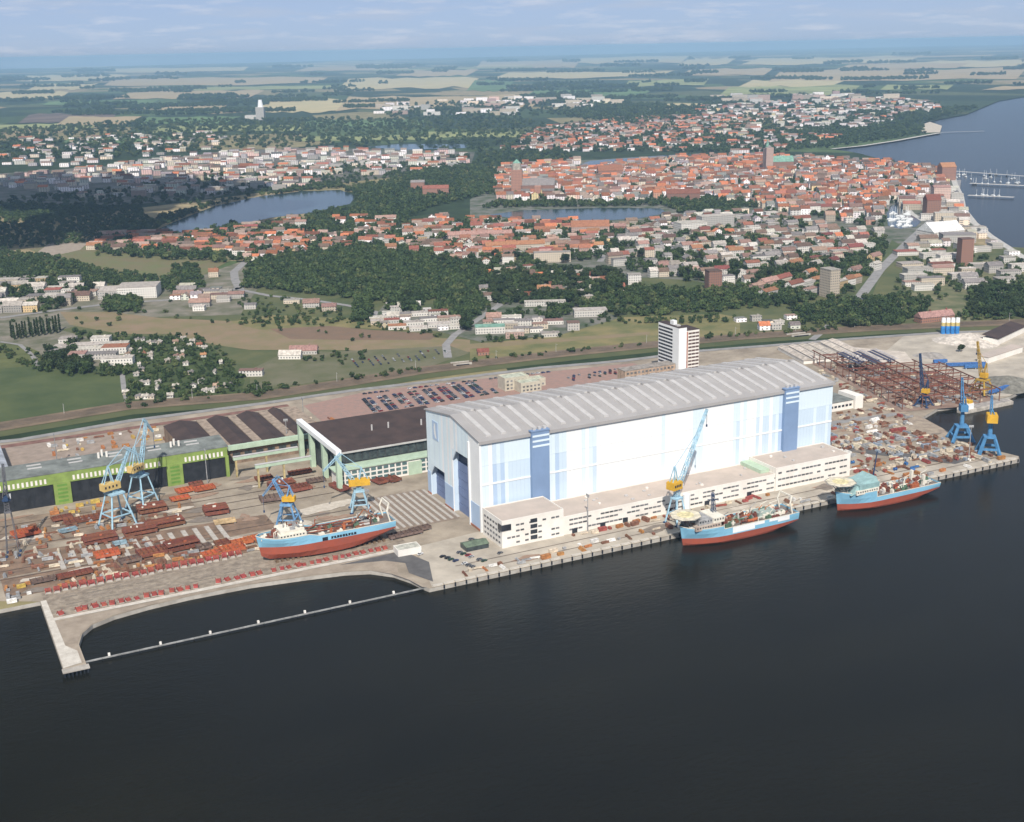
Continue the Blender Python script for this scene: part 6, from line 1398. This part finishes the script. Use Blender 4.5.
for _ in range(150):                                      # hedges and spinneys between the far fields
    u = random.uniform(-10, 1030); dv = random.uniform(14, 62) ; w = random.uniform(8, 70) * (.4 + dv / 60); v = vh(u) + dv
    t = random.uniform(.4, 1.4) * dv / 36
    if u > 880 and v > 92: continue
    D = 316.0 * FPX / dv
    wood(((u, v + t), (u + w, v + t - .021 * w), (u + w, v - .021 * w), (u, v)), max(16, D / 240), (D / 5200 + .4, D / 3600 + .8), 'far', (0, 0), .8, 0)
TREES.sort(key=lambda q: dist(q[0], q[1]) / q[2])
nt_ = 0; REST = []
TN = ['dark green', 'mid green', 'olive green']
for x, y, s, tone, place in TREES:
    if place == 'far' or nt_ >= 295: REST.append((x, y, s, tone)); continue
    nt_ += 1; lb = f"{'large' if s > 1.05 else 'small' if s < .6 else 'bushy'} {TN[tone]} broadleaf tree {place}"
    o = thing('broadleaf_tree', lb, 'tree', (x, y, .2), random.uniform(0, 6.28), lb, (s * random.uniform(.9, 1.1), s * random.uniform(.9, 1.1), s))
    link('crown', random.choice(CROWN[tone]), o); link('trunk', TRUNK, o)
for k in range(17):
    x, y = G(12 + 3.0 * k + random.uniform(-.6, .6), 338 - .45 * k + (k % 2) * 2.2)
    o = thing('poplar_tree', 'tall slim poplar in the row beside the white works', 'tree', (x, y, .2), random.uniform(0, 6), 'poplar row by the white works', (1.2, 1.2, random.uniform(1.0, 1.3)))
    link('crown', random.choice(PCROWN), o); link('trunk', PTRUNK, o)
for u, v in ((466, 330), (302, 238), (306, 238), (230, 250)):
    x, y = G(u, v); o = thing('poplar_tree', 'single tall slim poplar standing apart in the town', 'tree', (x, y, .2), 0, 'lone poplars in the town', (1.5, 1.5, 1.35)); link('crown', PCROWN[0], o); link('trunk', PTRUNK, o)
tx = thing('broadleaf_tree', 'lone round dark tree on the concrete gravel yard', 'tree', (*G(961, 352), .2), 0, None, (.9, .9, .9)); link('crown', CROWN[0][1], tx); link('trunk', TRUNK, tx)
# the woods beyond as one mass of crowns
T_ = [crown_arrays('round', 88, 1.15, 90 + k) for k in range(4)]
Vs, Fs, Ms = [], [], []; off = 0
R_ = np.array([(x, y, s, t) for x, y, s, t in REST])
for i, (x, y, s, t) in enumerate(R_):
    V, F = T_[i % 4]; a = rng.uniform(0, 6.28); c, s_ = math.cos(a), math.sin(a)
    W_ = V.copy(); W_[:, 0], W_[:, 1] = V[:, 0] * c - V[:, 1] * s_, V[:, 0] * s_ + V[:, 1] * c
    W_ *= s * rng.uniform(.85, 1.2, 3); W_[:, 2] -= 1.6 * s
    Vs.append(W_ + np.array([x, y, 0])); Fs.append(F + off); off += len(V); Ms.append(np.full(len(F), (i * 7 + int(t)) % 3 if t else 0 if i % 3 else 1))
tag(link('woodland', big_mesh('woodland', np.concatenate(Vs), np.concatenate(Fs), M_leaf, np.concatenate(Ms))), 'dark green woods and tree belts around the lakes and fields', 'woods', kind='stuff')
import sys; print('HOUSES', len(HOUSES), cnt, 'TREES', len(TREES), len(REST), 'cars', ncar, file=sys.stderr)

# ================================================================== a fair weather cloud over the western quarter
def cloud(label, u, v, z, ex, ey, n):
    gx, gy = G(u, v); k = z / math.tan(SUN_EL); cx, cy = gx + SUN_XY[0] * k, gy + SUN_XY[1] * k
    import bmesh
    b = bmesh.new(); bmesh.ops.create_icosphere(b, subdivisions=2, radius=1); V0 = np.array([p.co[:] for p in b.verts]); F0 = np.array([[p.index for p in f.verts] for f in b.faces]); b.free()
    Vs, Fs = [], []
    for i in range(n):
        a = rng.uniform(0, 6.28); r = math.sqrt(rng.uniform(0, 1)); h = 1 - r * .7
        rad = rng.uniform(.14, .26) * min(ex, ey) * (.6 + .7 * h)
        p = V0 * (1 + .16 * np.sin(V0 * 5 + i).sum(1, keepdims=True) / 2) * rad * np.array([1.25, 1.25, .75])
        p[:, 2] = np.maximum(p[:, 2], -.22 * rad)
        Fs.append(F0 + sum(len(q) for q in Vs)); Vs.append(p + np.array([cx + ex * r * math.cos(a), cy + ey * r * math.sin(a), z + h * 40]))
    o = link('cloud', big_mesh('cloud', np.concatenate(Vs), np.concatenate(Fs), [mat('cloud_white', (0.85, 0.86, 0.88), rough=1, var=.03, spec=0)]))
    tag(o, label, 'cloud')
cloud('broad flat bottomed cumulus cloud above the western quarter and lake scrub', 70, 205, 900, 420, 640, 60)

# ------------------------------------------------------------------ air
hz = MB(); hz.box(-44000, 44000, -10000, 44000, -6.0, 330.0)
M_h = bpy.data.materials.new('air_haze'); M_h.use_nodes = True; hn = M_h.node_tree; hn.nodes.clear()
pv = hn.nodes.new('ShaderNodeVolumePrincipled'); pv.inputs['Color'].default_value = (0.46, 0.72, 1.0, 1); pv.inputs['Density'].default_value = 0.00005; pv.inputs['Anisotropy'].default_value = 0.1
ho = hn.nodes.new('ShaderNodeOutputMaterial'); hn.links.new(pv.outputs['Volume'], ho.inputs['Volume'])
tag(hz.build('haze', M_h), 'thin pale blue summer haze over town and fields', 'haze', kind='stuff')
